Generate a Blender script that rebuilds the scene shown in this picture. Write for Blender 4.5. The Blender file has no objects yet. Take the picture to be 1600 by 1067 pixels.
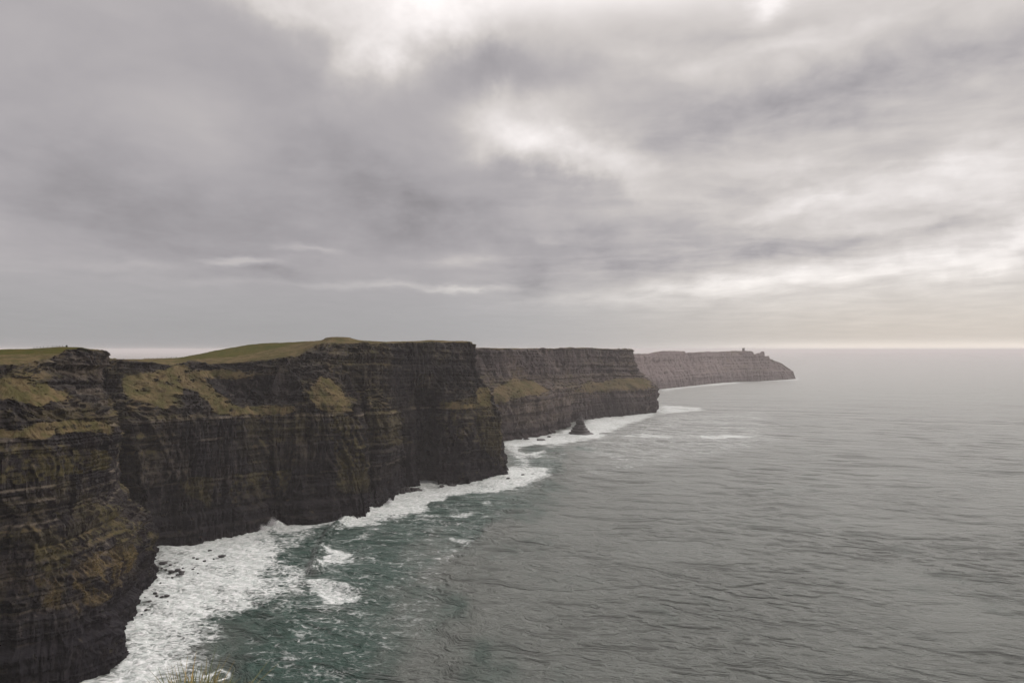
import bpy, math, random
import numpy as np
from mathutils import Vector

sc = bpy.context.scene
COL = sc.collection
rng = np.random.default_rng(7)
random.seed(7)

# ------------------------------------------------------------------ camera
H = 150.0            # eye height above the sea, metres
F = 1100.0           # focal length in units of a 1600 unit wide frame
EYE = 546.0          # eye level line
cam_d = bpy.data.cameras.new('camera')
cam_d.lens = F / 1600 * 36
cam_d.sensor_width = 36
cam_d.shift_y = (EYE - 533.5) / 1600
cam_d.clip_start = 0.3
cam_d.clip_end = 200000
cam = bpy.data.objects.new('camera', cam_d)
COL.objects.link(cam)
cam.location = (0, 0, H)
cam.rotation_euler = (math.radians(90), 0, 0)
sc.camera = cam

sc.view_settings.view_transform = 'Standard'
sc.view_settings.look = 'None'
sc.view_settings.exposure = 0
sc.view_settings.gamma = 1
sc.cycles.use_denoising = True
sc.cycles.max_bounces = 5
sc.cycles.diffuse_bounces = 2
sc.cycles.glossy_bounces = 2
sc.cycles.volume_bounces = 1

# ------------------------------------------------------------------ sun
SUN_AZ = math.radians(98)      # from the open sea on the right, veiled by cloud
SUN_EL = math.radians(40)
sd = bpy.data.lights.new('sun', 'SUN')
sd.energy = 2.1
sd.angle = math.radians(10)
sd.color = (1.0, 0.93, 0.84)
sun = bpy.data.objects.new('sun', sd)
COL.objects.link(sun)
sdir = Vector((math.sin(SUN_AZ) * math.cos(SUN_EL), math.cos(SUN_AZ) * math.cos(SUN_EL), math.sin(SUN_EL)))
sun.rotation_euler = sdir.to_track_quat('Z', 'Y').to_euler()
sun.location = (300, 0, 400)


# ------------------------------------------------------------------ node helper
class NT:
    def __init__(self, tree):
        self.t = tree
        self.t.nodes.clear()

    def n(self, typ, **kw):
        nd = self.t.nodes.new(typ)
        for k, v in kw.items():
            setattr(nd, k, v)
        return nd

    def put(self, sock, v):
        if isinstance(v, bpy.types.NodeSocket):
            self.t.links.new(v, sock)
        elif isinstance(v, (tuple, list)):
            v = tuple(v)
            if sock.type == 'RGBA' and len(v) == 3:
                v = v + (1,)
            sock.default_value = v
        else:
            sock.default_value = v

    def m(self, op, a, b=0.0, c=None, clamp=False):
        nd = self.n('ShaderNodeMath', operation=op)
        nd.use_clamp = clamp
        self.put(nd.inputs[0], a)
        self.put(nd.inputs[1], b)
        if c is not None:
            self.put(nd.inputs[2], c)
        return nd.outputs[0]

    def mix(self, f, a, b):
        nd = self.n('ShaderNodeMix', data_type='RGBA')
        self.put(nd.inputs[0], f)
        self.put(nd.inputs[6], a)
        self.put(nd.inputs[7], b)
        return nd.outputs[2]

    def ss(self, v, lo, hi, a=0.0, b=1.0):
        nd = self.n('ShaderNodeMapRange', interpolation_type='SMOOTHSTEP')
        self.put(nd.inputs[0], v)
        for i, x in enumerate((lo, hi, a, b)):
            self.put(nd.inputs[i + 1], x)
        return nd.outputs[0]

    def noise(self, vec, scale, detail=4, rough=0.5, dist=0.0, dims='3D'):
        nd = self.n('ShaderNodeTexNoise', noise_dimensions=dims)
        self.put(nd.inputs['Vector'], vec)
        nd.inputs['Scale'].default_value = scale
        nd.inputs['Detail'].default_value = detail
        nd.inputs['Roughness'].default_value = rough
        nd.inputs['Distortion'].default_value = dist
        return nd.outputs['Fac']

    def mapv(self, vec, scale=(1, 1, 1), rot=(0, 0, 0), loc=(0, 0, 0)):
        nd = self.n('ShaderNodeMapping')
        self.put(nd.inputs[0], vec)
        nd.inputs[1].default_value = loc
        nd.inputs[2].default_value = rot
        nd.inputs[3].default_value = scale
        return nd.outputs[0]

    def attr(self, name):
        nd = self.n('ShaderNodeAttribute', attribute_name=name)
        return nd


# ------------------------------------------------------------------ world: overcast cloud layer over a real sky
world = bpy.data.worlds.new('World')
sc.world = world
world.use_nodes = True
W = NT(world.node_tree)
tc = W.n('ShaderNodeTexCoord')
sep = W.n('ShaderNodeSeparateXYZ')
W.put(sep.inputs[0], tc.outputs['Generated'])
dx, dy, dz = sep.outputs
sky = W.n('ShaderNodeTexSky', sky_type='NISHITA')
sky.sun_disc = False
sky.sun_elevation = SUN_EL
sky.sun_rotation = SUN_AZ
sky.air_density = 1.0
sky.dust_density = 2.0
az = W.m('MULTIPLY', W.m('ARCTAN2', dx, dy), 57.29578)
el = W.m('MULTIPLY', W.m('ARCSINE', dz), 57.29578)
# flat cloud deck seen from below (keeps its perspective everywhere in the sky)
zc = W.m('ADD', W.m('MAXIMUM', dz, 0.0), 0.07)
cxy = W.n('ShaderNodeCombineXYZ')
W.put(cxy.inputs[0], W.m('DIVIDE', dx, zc))
W.put(cxy.inputs[1], W.m('DIVIDE', dy, zc))
W.put(cxy.inputs[2], 0.0)
deck = cxy.outputs[0]
warpn = W.n('ShaderNodeTexNoise')
W.put(warpn.inputs['Vector'], deck)
warpn.inputs['Scale'].default_value = 0.8
warpn.inputs['Detail'].default_value = 3
wv = W.n('ShaderNodeVectorMath', operation='MULTIPLY_ADD')
W.put(wv.inputs[0], warpn.outputs['Color'])
W.put(wv.inputs[1], (0.9, 0.9, 0))
W.put(wv.inputs[2], deck)
wdeck = wv.outputs[0]
# broad, medium and fine cloud structure, combed along the view direction
n1 = W.noise(W.mapv(wdeck, (0.62, 0.30, 1), (0, 0, math.radians(-6)), (3.1, 1.7, 0)), 1.0, 6, 0.5)
n2 = W.noise(W.mapv(wdeck, (2.0, 1.0, 1), (0, 0, math.radians(14)), (0.4, 5.2, 0)), 1.0, 6, 0.55)
n3 = W.noise(W.mapv(wdeck, (0.9, 2.6, 1), (0, 0, math.radians(-10)), (7, 2, 0)), 1.0, 5, 0.55)
# irregular edges for the measured patches: warp their angular coordinates
wa = W.n('ShaderNodeTexNoise')
W.put(wa.inputs['Vector'], tc.outputs['Generated'])
wa.inputs['Scale'].default_value = 7.5
wa.inputs['Detail'].default_value = 6
wa.inputs['Roughness'].default_value = 0.58
wsep = W.n('ShaderNodeSeparateColor')
W.put(wsep.inputs[0], wa.outputs['Color'])
azw = W.m('ADD', az, W.m('MULTIPLY', W.m('SUBTRACT', wsep.outputs[0], 0.5), 10.0))
elw = W.m('ADD', el, W.m('MULTIPLY', W.m('SUBTRACT', wsep.outputs[1], 0.5), 7.0))


wb = W.n('ShaderNodeTexNoise')
W.put(wb.inputs['Vector'], W.mapv(tc.outputs['Generated'], (1, 1, 2.6)))
wb.inputs['Scale'].default_value = 9
wb.inputs['Detail'].default_value = 6
wb.inputs['Roughness'].default_value = 0.6
wbs = W.n('ShaderNodeSeparateColor')
W.put(wbs.inputs[0], wb.outputs['Color'])
azt = W.m('ADD', az, W.m('MULTIPLY', W.m('SUBTRACT', wbs.outputs[0], 0.5), 7.0))
elt = W.m('ADD', el, W.m('MULTIPLY', W.m('SUBTRACT', wbs.outputs[1], 0.5), 2.6))


def ang(px, py):
    a = math.atan((px - 800) / F)
    return math.degrees(a), math.degrees(math.atan((EYE - py) / F * math.cos(a)))


def patch(px, py, sx, sy, rot, amp, hard=1.0):
    a0, e0 = ang(px, py)
    k = math.degrees(1 / F)
    sx, sy = sx * k, sy * k
    c, s = math.cos(math.radians(rot)), math.sin(math.radians(rot))
    A = W.m('SUBTRACT', azt if sy < 1.1 else azw, a0)
    E = W.m('SUBTRACT', elt if sy < 1.1 else elw, e0)
    u = W.m('MULTIPLY_ADD', A, c / sx, W.m('MULTIPLY', E, s / sx))
    v = W.m('MULTIPLY_ADD', A, -s / sy, W.m('MULTIPLY', E, c / sy))
    r2 = W.m('MULTIPLY_ADD', u, u, W.m('MULTIPLY', v, v))
    g = W.m('EXPONENT', W.m('MULTIPLY', r2, -1.0))
    return W.m('MULTIPLY', g, amp * (0.8 if amp > 0 else 1.1))


PATCH = [
    # bright breaks in the deck
    (640, 20, 150, 56, 0, 0.36), (575, 90, 70, 34, 30, 0.34), (450, 15, 110, 24, -20, 0.16),
    (720, 40, 60, 30, 0, 0.16), (845, 232, 80, 28, -6, 0.40), (960, 270, 85, 34, -14, 0.30), (810, 180, 90, 34, 10, 0.20),
    (1188, 8, 30, 20, 0, 0.55), (1210, 70, 100, 12, 5, 0.16), (1060, 75, 120, 26, -8, 0.16), (860, 20, 120, 40, 0, 0.10),
    (1390, 40, 110, 22, 5, 0.14), (1210, 262, 80, 20, 6, 0.10), (1340, 300, 150, 24, 8, 0.13), (1500, 275, 170, 34, 8, 0.22),
    (1255, 315, 46, 12, 20, 0.15), (1165, 343, 40, 10, 6, 0.15), (1440, 345, 120, 8, 4, 0.15),
    (1500, 398, 250, 22, 7, 0.25), (1250, 428, 190, 17, 8, 0.22), (1050, 455, 190, 11, 5, 0.26), (1600, 370, 130, 26, 10, 0.24),
    (1350, 480, 300, 40, 0, 0.16), (1530, 450, 70, 6, 4, 0.12),
    (400, 408, 42, 6, 0, 0.22), (340, 412, 30, 5, 0, 0.16), (480, 392, 30, 6, -10, 0.12), (720, 410, 70, 8, 0, 0.14),
    (735, 449, 60, 5, 0, 0.22), (560, 448, 200, 6, 0, 0.12), (230, 415, 60, 6, 0, 0.08),
    # heavier, darker masses
    (250, 330, 320, 80, -6, -0.085), (660, 320, 200, 66, -16, -0.085), (450, 160, 260, 60, -34, -0.045), (330, 230, 60, 120, 20, 0.03),
    (790, 110, 130, 45, 0, -0.10), (1170, 190, 220, 55, 14, -0.09), (1450, 110, 200, 36, 5, -0.11), (920, 300, 150, 28, -16, -0.09),
    (1280, 385, 250, 20, 5, -0.11), (1080, 395, 200, 30, 0, -0.06), (430, 425, 34, 14, -25, -0.07), (60, 180, 160, 90, 0, 0.0),
    (820, 430, 50, 30, 0, -0.08), (1120, 90, 60, 50, 0, -0.05), (900, 385, 120, 30, 0, -0.06),
]
tot = None
for p in PATCH:
    if p[5] == 0:
        continue
    g = patch(*p)
    tot = g if tot is None else W.m('ADD', tot, g)
# the texture gates how strongly a patch shows, so that edges break up
gate = W.m('MULTIPLY_ADD', W.m('SUBTRACT', n2, 0.5), 2.6, 1.0)
nf = W.noise(W.mapv(tc.outputs['Generated'], (1, 1, 1.8), (0, 0, 0), (4, 4, 4)), 13.0, 8, 0.6)
gate = W.m('ADD', gate, W.m('MULTIPLY', W.m('SUBTRACT', nf, 0.5), 1.7))
gate = W.m('MAXIMUM', gate, 0.15)
tot = W.m('MULTIPLY', tot, gate)
low = W.ss(el, 0.5, 14, 0.35, 1.0)
right = W.ss(az, -8, 20)
cl = W.m('MULTIPLY_ADD', W.m('SUBTRACT', n1, 0.5), W.m('MULTIPLY', low, 0.20), 0.455)
cl = W.m('ADD', cl, W.m('MULTIPLY', W.m('SUBTRACT', n2, 0.5), W.m('MULTIPLY_ADD', right, 0.06, 0.10)))
cl = W.m('ADD', cl, W.m('MULTIPLY', W.m('SUBTRACT', n3, 0.5), W.m('MULTIPLY_ADD', right, 0.27, 0.03)))
cl = W.m('ADD', cl, W.m('MULTIPLY', right, 0.14))
cl = W.m('ADD', cl, tot)
n4 = W.noise(W.mapv(tc.outputs['Generated'], (1, 1, 2.2)), 9.0, 9, 0.6, 0.4)
n5 = W.noise(W.mapv(wdeck, (3.4, 2.6, 1), (0, 0, 0.3), (2, 9, 0)), 1.0, 7, 0.62)
cl = W.m('ADD', cl, W.m('MULTIPLY', W.m('SUBTRACT', n4, 0.5), W.m('MULTIPLY', low, W.m('MULTIPLY_ADD', right, 0.14, 0.05))))
cl = W.m('ADD', cl, W.m('MULTIPLY', W.m('SUBTRACT', n5, 0.5), W.m('MULTIPLY_ADD', right, 0.18, 0.07)))
# towards the horizon the air evens the clouds out and the right is brighter
hz = W.ss(el, 0.5, 7.5, 1.0, 0.0)
hzv = W.m('MULTIPLY_ADD', W.ss(az, -20, 40), 0.26, 0.345)
cl = W.m('ADD', W.m('MULTIPLY', cl, W.m('SUBTRACT', 1.0, W.m('MULTIPLY', hz, 0.8))), W.m('MULTIPLY', hzv, W.m('MULTIPLY', hz, 0.8)))
# distant sunlit gap right down on the horizon
gap = W.m('MULTIPLY', W.m('EXPONENT', W.m('MULTIPLY', W.m('POWER', W.m('DIVIDE', el, 0.5), 2.0), -1.0)), W.ss(az, 6, 26, 0.0, 0.42))
cl = W.m('MAXIMUM', cl, 0.2)
# deck lifted high up ahead for extra light, dimmed behind to darken the walls
back = W.m('MULTIPLY', W.ss(W.m('ABSOLUTE', az), 65, 120), W.ss(el, 50, 75, 1.0, 0.0))
cl = W.m('MULTIPLY', cl, W.m('MULTIPLY_ADD', back, -0.75, 1.0))
cl = W.m('ADD', cl, W.m('MULTIPLY', W.m('SUBTRACT', 1.0, back), W.ss(el, 24, 46, 0.0, 0.5)))
ua, ue = W.m('DIVIDE', W.m('SUBTRACT', az, 24.0), 38.0), W.m('DIVIDE', W.m('SUBTRACT', el, 42.0), 15.0)
fill_glow = W.m('EXPONENT', W.m('MULTIPLY', W.m('MULTIPLY_ADD', ua, ua, W.m('MULTIPLY', ue, ue)), -1.0))  # added bright patch above the frame, a second light for the sea sheen
cl = W.m('ADD', cl, W.m('MULTIPLY', W.m('MULTIPLY', fill_glow, 9.0), W.ss(el, 23, 36)))
cl = W.m('ADD', cl, gap)
warm = W.ss(cl, 0.36, 0.62)
green = W.m('MULTIPLY', hz, 0.8)
tint = W.mix(warm, (1.0, 0.945, 0.985), (1.045, 0.98, 0.95))
tint = W.mix(green, tint, (1.0, 0.995, 1.0))
tint = W.mix(W.ss(az, -5, 30, 0.0, W.m('MULTIPLY', hz, 1.0)), tint, (1.10, 1.0, 0.90))
sc_ = W.n('ShaderNodeVectorMath', operation='SCALE')
W.put(sc_.inputs[0], tint)
W.put(sc_.inputs['Scale'], W.m('MULTIPLY', cl, 10.0))
thin = W.ss(cl, 0.55, 1.1, 0.02, 0.12)
final = W.mix(thin, sc_.outputs[0], sky.outputs[0])
bg = W.n('ShaderNodeBackground')
W.put(bg.inputs[0], final)
bg.inputs[1].default_value = 0.1
wo = W.n('ShaderNodeOutputWorld')
W.put(wo.inputs[0], bg.outputs[0])


# ------------------------------------------------------------------ numpy noise
_perm = np.arange(256)
np.random.default_rng(11).shuffle(_perm)
_perm = np.concatenate([_perm, _perm, _perm])
_val = np.random.default_rng(12).uniform(-1, 1, 256)


def vn(P, seed=0):
    P = np.asarray(P, float) + seed * 17.37
    I = np.floor(P).astype(np.int64)
    Fr = P - I
    U = Fr * Fr * Fr * (Fr * (Fr * 6 - 15) + 10)
    I &= 255
    out = 0
    d = P.shape[-1]
    for c in range(2 ** d):
        h = np.zeros(P.shape[:-1], np.int64)
        w = 1.0
        for k in range(d):
            b = (c >> k) & 1
            h = _perm[(h + I[..., k] + b) & 255]
            w = w * (U[..., k] if b else 1 - U[..., k])
        out = out + w * _val[h]
    return out


def fbm(P, oct=4, gain=0.5, seed=0, ridge=False):
    a, s, o = 1.0, 0.0, 0.0
    for i in range(oct):
        v = vn(P * (2.03 ** i), seed + i * 3.1)
        if ridge:
            v = 1 - 2 * np.abs(v)
        o = o + a * v
        s += a
        a *= gain
    return o / s


def sstep(x, a, b):
    t = np.clip((x - a) / (b - a), 0, 1)
    return t * t * (3 - 2 * t)


def mesh_from_grid(name, P, mat, attrs, smooth=True, mask=None):
    nr, nc, _ = P.shape
    me = bpy.data.meshes.new(name)
    idx = np.arange(nr * nc).reshape(nr, nc)
    q = np.stack([idx[:-1, :-1], idx[:-1, 1:], idx[1:, 1:], idx[1:, :-1]], -1).reshape(-1, 4)
    if mask is not None:
        q = q[mask.reshape(-1)]
    me.vertices.add(nr * nc)
    me.vertices.foreach_set('co', P.reshape(-1).astype(np.float32))
    me.loops.add(q.size)
    me.loops.foreach_set('vertex_index', q.reshape(-1).astype(np.int32))
    me.polygons.add(len(q))
    me.polygons.foreach_set('loop_start', np.arange(0, q.size, 4, dtype=np.int32))
    me.polygons.foreach_set('use_smooth', np.full(len(q), smooth))
    me.update(calc_edges=True)
    for k, v in attrs.items():
        a = me.attributes.new(k, 'FLOAT', 'POINT')
        a.data.foreach_set('value', np.clip(v, -10, 10).reshape(-1).astype(np.float32))
    me.materials.append(mat)
    ob = bpy.data.objects.new(name, me)
    COL.objects.link(ob)
    return ob


def mesh_raw(name, verts, faces, mat, parent=None, smooth=False):
    me = bpy.data.meshes.new(name)
    me.from_pydata([tuple(v) for v in verts], [], [tuple(f) for f in faces])
    me.materials.append(mat)
    if smooth:
        me.polygons.foreach_set('use_smooth', [True] * len(me.polygons))
    me.update()
    ob = bpy.data.objects.new(name, me)
    COL.objects.link(ob)
    if parent:
        ob.parent = parent
    return ob


def tag(o, label=None, cat=None, group=None, kind=None):
    if label:
        o['label'] = label
    if cat:
        o['category'] = cat
    if group:
        o['group'] = group
    if kind:
        o['kind'] = kind
    return o


# ------------------------------------------------------------------ measured points -> metres
def PT(px, py, Y):
    return ((px - 800) / F * Y, Y, H + (EYE - py) / F * Y)


def PZ(px, z, Y):
    return ((px - 800) / F * Y, Y, z)


def SEA(px, py):
    Y = H * F / (py - EYE)
    return ((px - 800) / F * Y, Y)


# ------------------------------------------------------------------ materials
def new_mat(name):
    m = bpy.data.materials.new(name)
    m.use_nodes = True
    return m, NT(m.node_tree)


def rock_material(name, fine=1.0, tone=1.0, haze_mix=0.0, haze_tint=(0.1, 0.08, 0.08)):
    m, T = new_mat(name)
    g = T.n('ShaderNodeNewGeometry')
    pos = g.outputs['Position']
    grass = T.attr('grass').outputs['Fac']
    pale = T.attr('pale').outputs['Fac']
    moss = T.attr('moss').outputs['Fac']
    och = T.attr('ochre').outputs['Fac']
    wet = T.attr('wet').outputs['Fac']
    lush = T.attr('lush').outputs['Fac']
    streak = T.noise(T.mapv(pos, (0.35 * fine, 0.35 * fine, 0.05 * fine)), 1.0, 6, 0.62)
    strat = T.noise(T.mapv(pos, (0.03 * fine, 0.03 * fine, 0.55 * fine)), 1.0, 6, 0.65)
    blot = T.noise(pos, 0.045 * fine, 5, 0.55)
    grain = T.noise(pos, 1.1 * fine, 6, 0.7)
    c = T.mix(T.ss(streak, 0.47, 0.72), (0.006 * tone, 0.0055 * tone, 0.0075 * tone), (0.060 * tone, 0.050 * tone, 0.046 * tone))
    c = T.mix(T.ss(strat, 0.45, 0.68, 0.0, 0.6), c, (0.010 * tone, 0.009 * tone, 0.012 * tone))
    c = T.mix(T.ss(blot, 0.5, 0.72, 0.0, 0.4), c, (0.050 * tone, 0.037 * tone, 0.030 * tone))
    c = T.mix(T.m('MULTIPLY', pale, T.ss(grain, 0.3, 0.62, 0.15, 0.9)), c, (0.26 * tone, 0.215 * tone, 0.17 * tone))
    c = T.mix(T.m('MULTIPLY', moss, T.ss(grain, 0.36, 0.6, 0.15, 0.85)), c, (0.155, 0.128, 0.040))
    c = T.mix(T.m('MULTIPLY', och, T.ss(streak, 0.3, 0.6, 0.25, 0.85)), c, (0.15, 0.105, 0.034))
    c = T.mix(T.ss(grain, 0.46, 0.60, 0.0, 0.7), c, (0.007, 0.006, 0.008))
    c = T.mix(haze_mix, c, haze_tint)  # distance haze put into the colour, a pale mauve mixed over the rock
    wc = T.mix(0.65, c, (0.009, 0.008, 0.011))
    c = T.mix(T.m('MULTIPLY', wet, 1 - haze_mix * 0.6), c, wc)
    gb = T.noise(pos, 0.11 * fine, 6, 0.6)
    gs = T.noise(T.mapv(pos, (1.6 * fine, 1.6 * fine, 0.5 * fine)), 1.0, 4, 0.7)
    gc = T.mix(T.ss(gb, 0.38, 0.62), (0.122, 0.092, 0.050), (0.064, 0.060, 0.024))
    gc = T.mix(T.ss(gs, 0.42, 0.7, 0.0, 0.6), gc, (0.062, 0.047, 0.024))
    lc = T.mix(T.ss(gb, 0.35, 0.65), (0.045, 0.050, 0.012), (0.072, 0.060, 0.020))
    gc = T.mix(lush, gc, lc)
    gly = T.noise(T.mapv(pos, (0.30 * fine, 0.30 * fine, 0.06 * fine)), 1.0, 5, 0.65)
    gc = T.mix(T.m('MULTIPLY', T.ss(gly, 0.5, 0.68, 0.0, 0.65), T.m('SUBTRACT', 1.0, lush)), gc, (0.060, 0.040, 0.024))
    c = T.mix(grass, c, gc)
    b1 = T.m('MULTIPLY_ADD', streak, 1.5, T.m('MULTIPLY_ADD', strat, 0.8, T.m('MULTIPLY', grain, 0.7)))
    bump = T.n('ShaderNodeBump')
    bump.inputs['Strength'].default_value = 0.8
    bump.inputs['Distance'].default_value = 1.3 / fine
    T.put(bump.inputs['Height'], b1)
    p = T.n('ShaderNodeBsdfPrincipled')
    T.put(p.inputs['Base Color'], c)
    p.inputs['Roughness'].default_value = 0.88
    T.put(p.inputs['Specular IOR Level'], T.m('MULTIPLY_ADD', grass, -0.1, 0.1))
    T.put(p.inputs['Normal'], bump.outputs[0])
    o = T.n('ShaderNodeOutputMaterial')
    T.put(o.inputs[0], p.outputs[0])
    return m


def surf_rock_material():
    m, T = new_mat('wet_black_rock')
    g = T.n('ShaderNodeNewGeometry')
    n = T.noise(g.outputs['Position'], 0.9, 6, 0.65)
    c = T.mix(T.ss(n, 0.35, 0.7), (0.008, 0.007, 0.009), (0.032, 0.027, 0.027))
    b = T.n('ShaderNodeBump')
    b.inputs['Strength'].default_value = 0.8
    b.inputs['Distance'].default_value = 0.6
    T.put(b.inputs['Height'], n)
    p = T.n('ShaderNodeBsdfPrincipled')
    T.put(p.inputs['Base Color'], c)
    p.inputs['Roughness'].default_value = 0.6
    T.put(p.inputs['Normal'], b.outputs[0])
    o = T.n('ShaderNodeOutputMaterial')
    T.put(o.inputs[0], p.outputs[0])
    return m


def plain_material(name, c1, c2, scale, rough=0.85):
    m, T = new_mat(name)
    g = T.n('ShaderNodeNewGeometry')
    n = T.noise(g.outputs['Position'], scale, 5, 0.6)
    p = T.n('ShaderNodeBsdfPrincipled')
    T.put(p.inputs['Base Color'], T.mix(T.ss(n, 0.35, 0.65), c1, c2))
    p.inputs['Roughness'].default_value = rough
    o = T.n('ShaderNodeOutputMaterial')
    T.put(o.inputs[0], p.outputs[0])
    return m


def sea_material():
    m, T = new_mat('sea_water')
    g = T.n('ShaderNodeNewGeometry')
    pos = g.outputs['Position']
    foam = T.attr('foam').outputs['Fac']
    lace = T.attr('lace').outputs['Fac']
    R = math.radians(-14)
    # ripples and chop too fine for the mesh, each fading out where it is too far to resolve
    w1 = T.noise(T.mapv(pos, (0.13, 0.36, 1), (0, 0, R)), 1.0, 6, 0.66, 0.3)
    w2 = T.noise(T.mapv(pos, (0.45, 1.05, 1), (0, 0, math.radians(-24))), 1.0, 4, 0.6, 0.2)
    w3 = T.noise(T.mapv(pos, (0.013, 0.045, 1), (0, 0, R)), 1.0, 5, 0.6, 0.3)
    w4 = T.noise(T.mapv(pos, (0.0035, 0.013, 1), (0, 0, R)), 1.0, 6, 0.62, 0.3)
    hgt = T.m('MULTIPLY_ADD', w4, 11.0, T.m('MULTIPLY_ADD', w3, 6.5, T.m('MULTIPLY_ADD', w1, 1.8, T.m('MULTIPLY', w2, 1.25))))
    bump = T.n('ShaderNodeBump')
    bump.inputs['Strength'].default_value = 1.0
    bump.inputs['Distance'].default_value = 1.0
    T.put(bump.inputs['Height'], hgt)
    wp = T.n('ShaderNodeBsdfPrincipled')
    T.put(wp.inputs['Base Color'], T.mix(T.attr('inshore_refl').outputs['Fac'], (0.090, 0.101, 0.092), (0.007, 0.038, 0.027)))  # grey sheen offshore, green water and dark cliff reflection inshore, put into colour
    wp.inputs['Roughness'].default_value = 0.36
    wp.inputs['IOR'].default_value = 1.42
    T.put(wp.inputs['Normal'], bump.outputs[0])
    # foam: torn threads and solid sheets
    wn = T.n('ShaderNodeTexNoise')
    T.put(wn.inputs['Vector'], pos)
    wn.inputs['Scale'].default_value = 0.16
    wn.inputs['Detail'].default_value = 5
    wvv = T.n('ShaderNodeVectorMath', operation='MULTIPLY_ADD')
    T.put(wvv.inputs[0], wn.outputs['Color'])
    T.put(wvv.inputs[1], (9, 9, 0))
    T.put(wvv.inputs[2], pos)
    wpos = wvv.outputs[0]
    vo = T.n('ShaderNodeTexVoronoi', feature='DISTANCE_TO_EDGE')
    T.put(vo.inputs['Vector'], T.mapv(wpos, (0.22, 0.30, 1)))
    vo.inputs['Scale'].default_value = 1.0
    web = T.ss(vo.outputs['Distance'], 0.0, 0.30, 1.0, 0.0)
    fn = T.noise(T.mapv(wpos, (0.30, 0.42, 1)), 1.0, 7, 0.68)
    ff = T.noise(T.mapv(pos, (1.0, 1.6, 1)), 1.0, 5, 0.7)
    sw = T.noise(T.mapv(wpos, (0.05, 0.16, 1), (0, 0, math.radians(20))), 1.0, 6, 0.6)
    pat = T.m('MULTIPLY_ADD', sw, 0.62, T.m('MULTIPLY_ADD', fn, 0.56, T.m('MULTIPLY_ADD', web, 0.18, T.m('MULTIPLY', ff, 0.10))))
    # pat runs about 0.3 .. 0.95 ; foam density sets the threshold
    thr = T.m('MULTIPLY_ADD', foam, -0.68, 1.10)
    fm = T.ss(T.m('SUBTRACT', pat, thr), -0.11, 0.27)
    caps = T.noise(T.mapv(pos, (0.035, 0.11, 1), (0, 0, R)), 1.0, 6, 0.66)
    fm = T.m('MAXIMUM', fm, T.m('MULTIPLY', T.ss(caps, 0.70, 0.78), T.m('MULTIPLY', lace, 0.85)))
    fcol = T.mix(T.ss(fn, 0.35, 0.75), (0.33, 0.365, 0.355), (0.64, 0.64, 0.655))
    fb = T.n('ShaderNodeBump')
    fb.inputs['Strength'].default_value = 0.5
    fb.inputs['Distance'].default_value = 1.4
    T.put(fb.inputs['Height'], T.m('ADD', pat, T.m('MULTIPLY', hgt, 0.07)))
    fp = T.n('ShaderNodeBsdfPrincipled')
    T.put(fp.inputs['Base Color'], fcol)
    fp.inputs['Roughness'].default_value = 0.9
    fp.inputs['Specular IOR Level'].default_value = 0.1
    T.put(fp.inputs['Normal'], fb.outputs[0])
    mx = T.n('ShaderNodeMixShader')
    T.put(mx.inputs[0], fm)
    T.put(mx.inputs[1], wp.outputs[0])
    T.put(mx.inputs[2], fp.outputs[0])
    o = T.n('ShaderNodeOutputMaterial')
    T.put(o.inputs[0], mx.outputs[0])
    return m


MAT_NEAR = rock_material('near_cliff_rock', 1.3, 1.15)
MAT_MID = rock_material('bay_cliff_rock', 0.8, 0.95)
MAT_FAR = rock_material('hazed_cliff_rock', 0.4, 2.0, 0.45, (0.095, 0.072, 0.070))  # lightened toward mauve: part of its haze is in the colour
MAT_HEAD = rock_material('hazed_headland_rock', 0.2, 2.2, 0.85, (0.170, 0.136, 0.138))  # paler still, with much of the distance haze painted into the rock
MAT_SURF = surf_rock_material()
MAT_SEA = sea_material()


# ------------------------------------------------------------------ cliff lofts
def pchip(x, y, xq):
    """monotone cubic through y(x); y may carry trailing axes"""
    h = np.diff(x)
    sh = (-1,) + (1,) * (y.ndim - 1)
    d = np.diff(y, axis=0) / h.reshape(sh)
    m = np.zeros_like(y)
    m[0], m[-1] = d[0], d[-1]
    w1 = (2 * h[1:] + h[:-1]).reshape(sh)
    w2 = (h[1:] + 2 * h[:-1]).reshape(sh)
    with np.errstate(divide='ignore', invalid='ignore'):
        hm = (w1 + w2) / (w1 / d[:-1] + w2 / d[1:])
    m[1:-1] = np.where(d[:-1] * d[1:] > 0, hm, 0)
    i = np.clip(np.searchsorted(x, xq, side='right') - 1, 0, len(h) - 1)
    t = ((xq - x[i]) / h[i]).reshape(sh)
    hh = h[i].reshape(sh)
    return ((1 + 2 * t) * (1 - t) ** 2 * y[i] + t * (1 - t) ** 2 * hh * m[i]
            + t * t * (3 - 2 * t) * y[i + 1] + t * t * (t - 1) * hh * m[i + 1])


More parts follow.
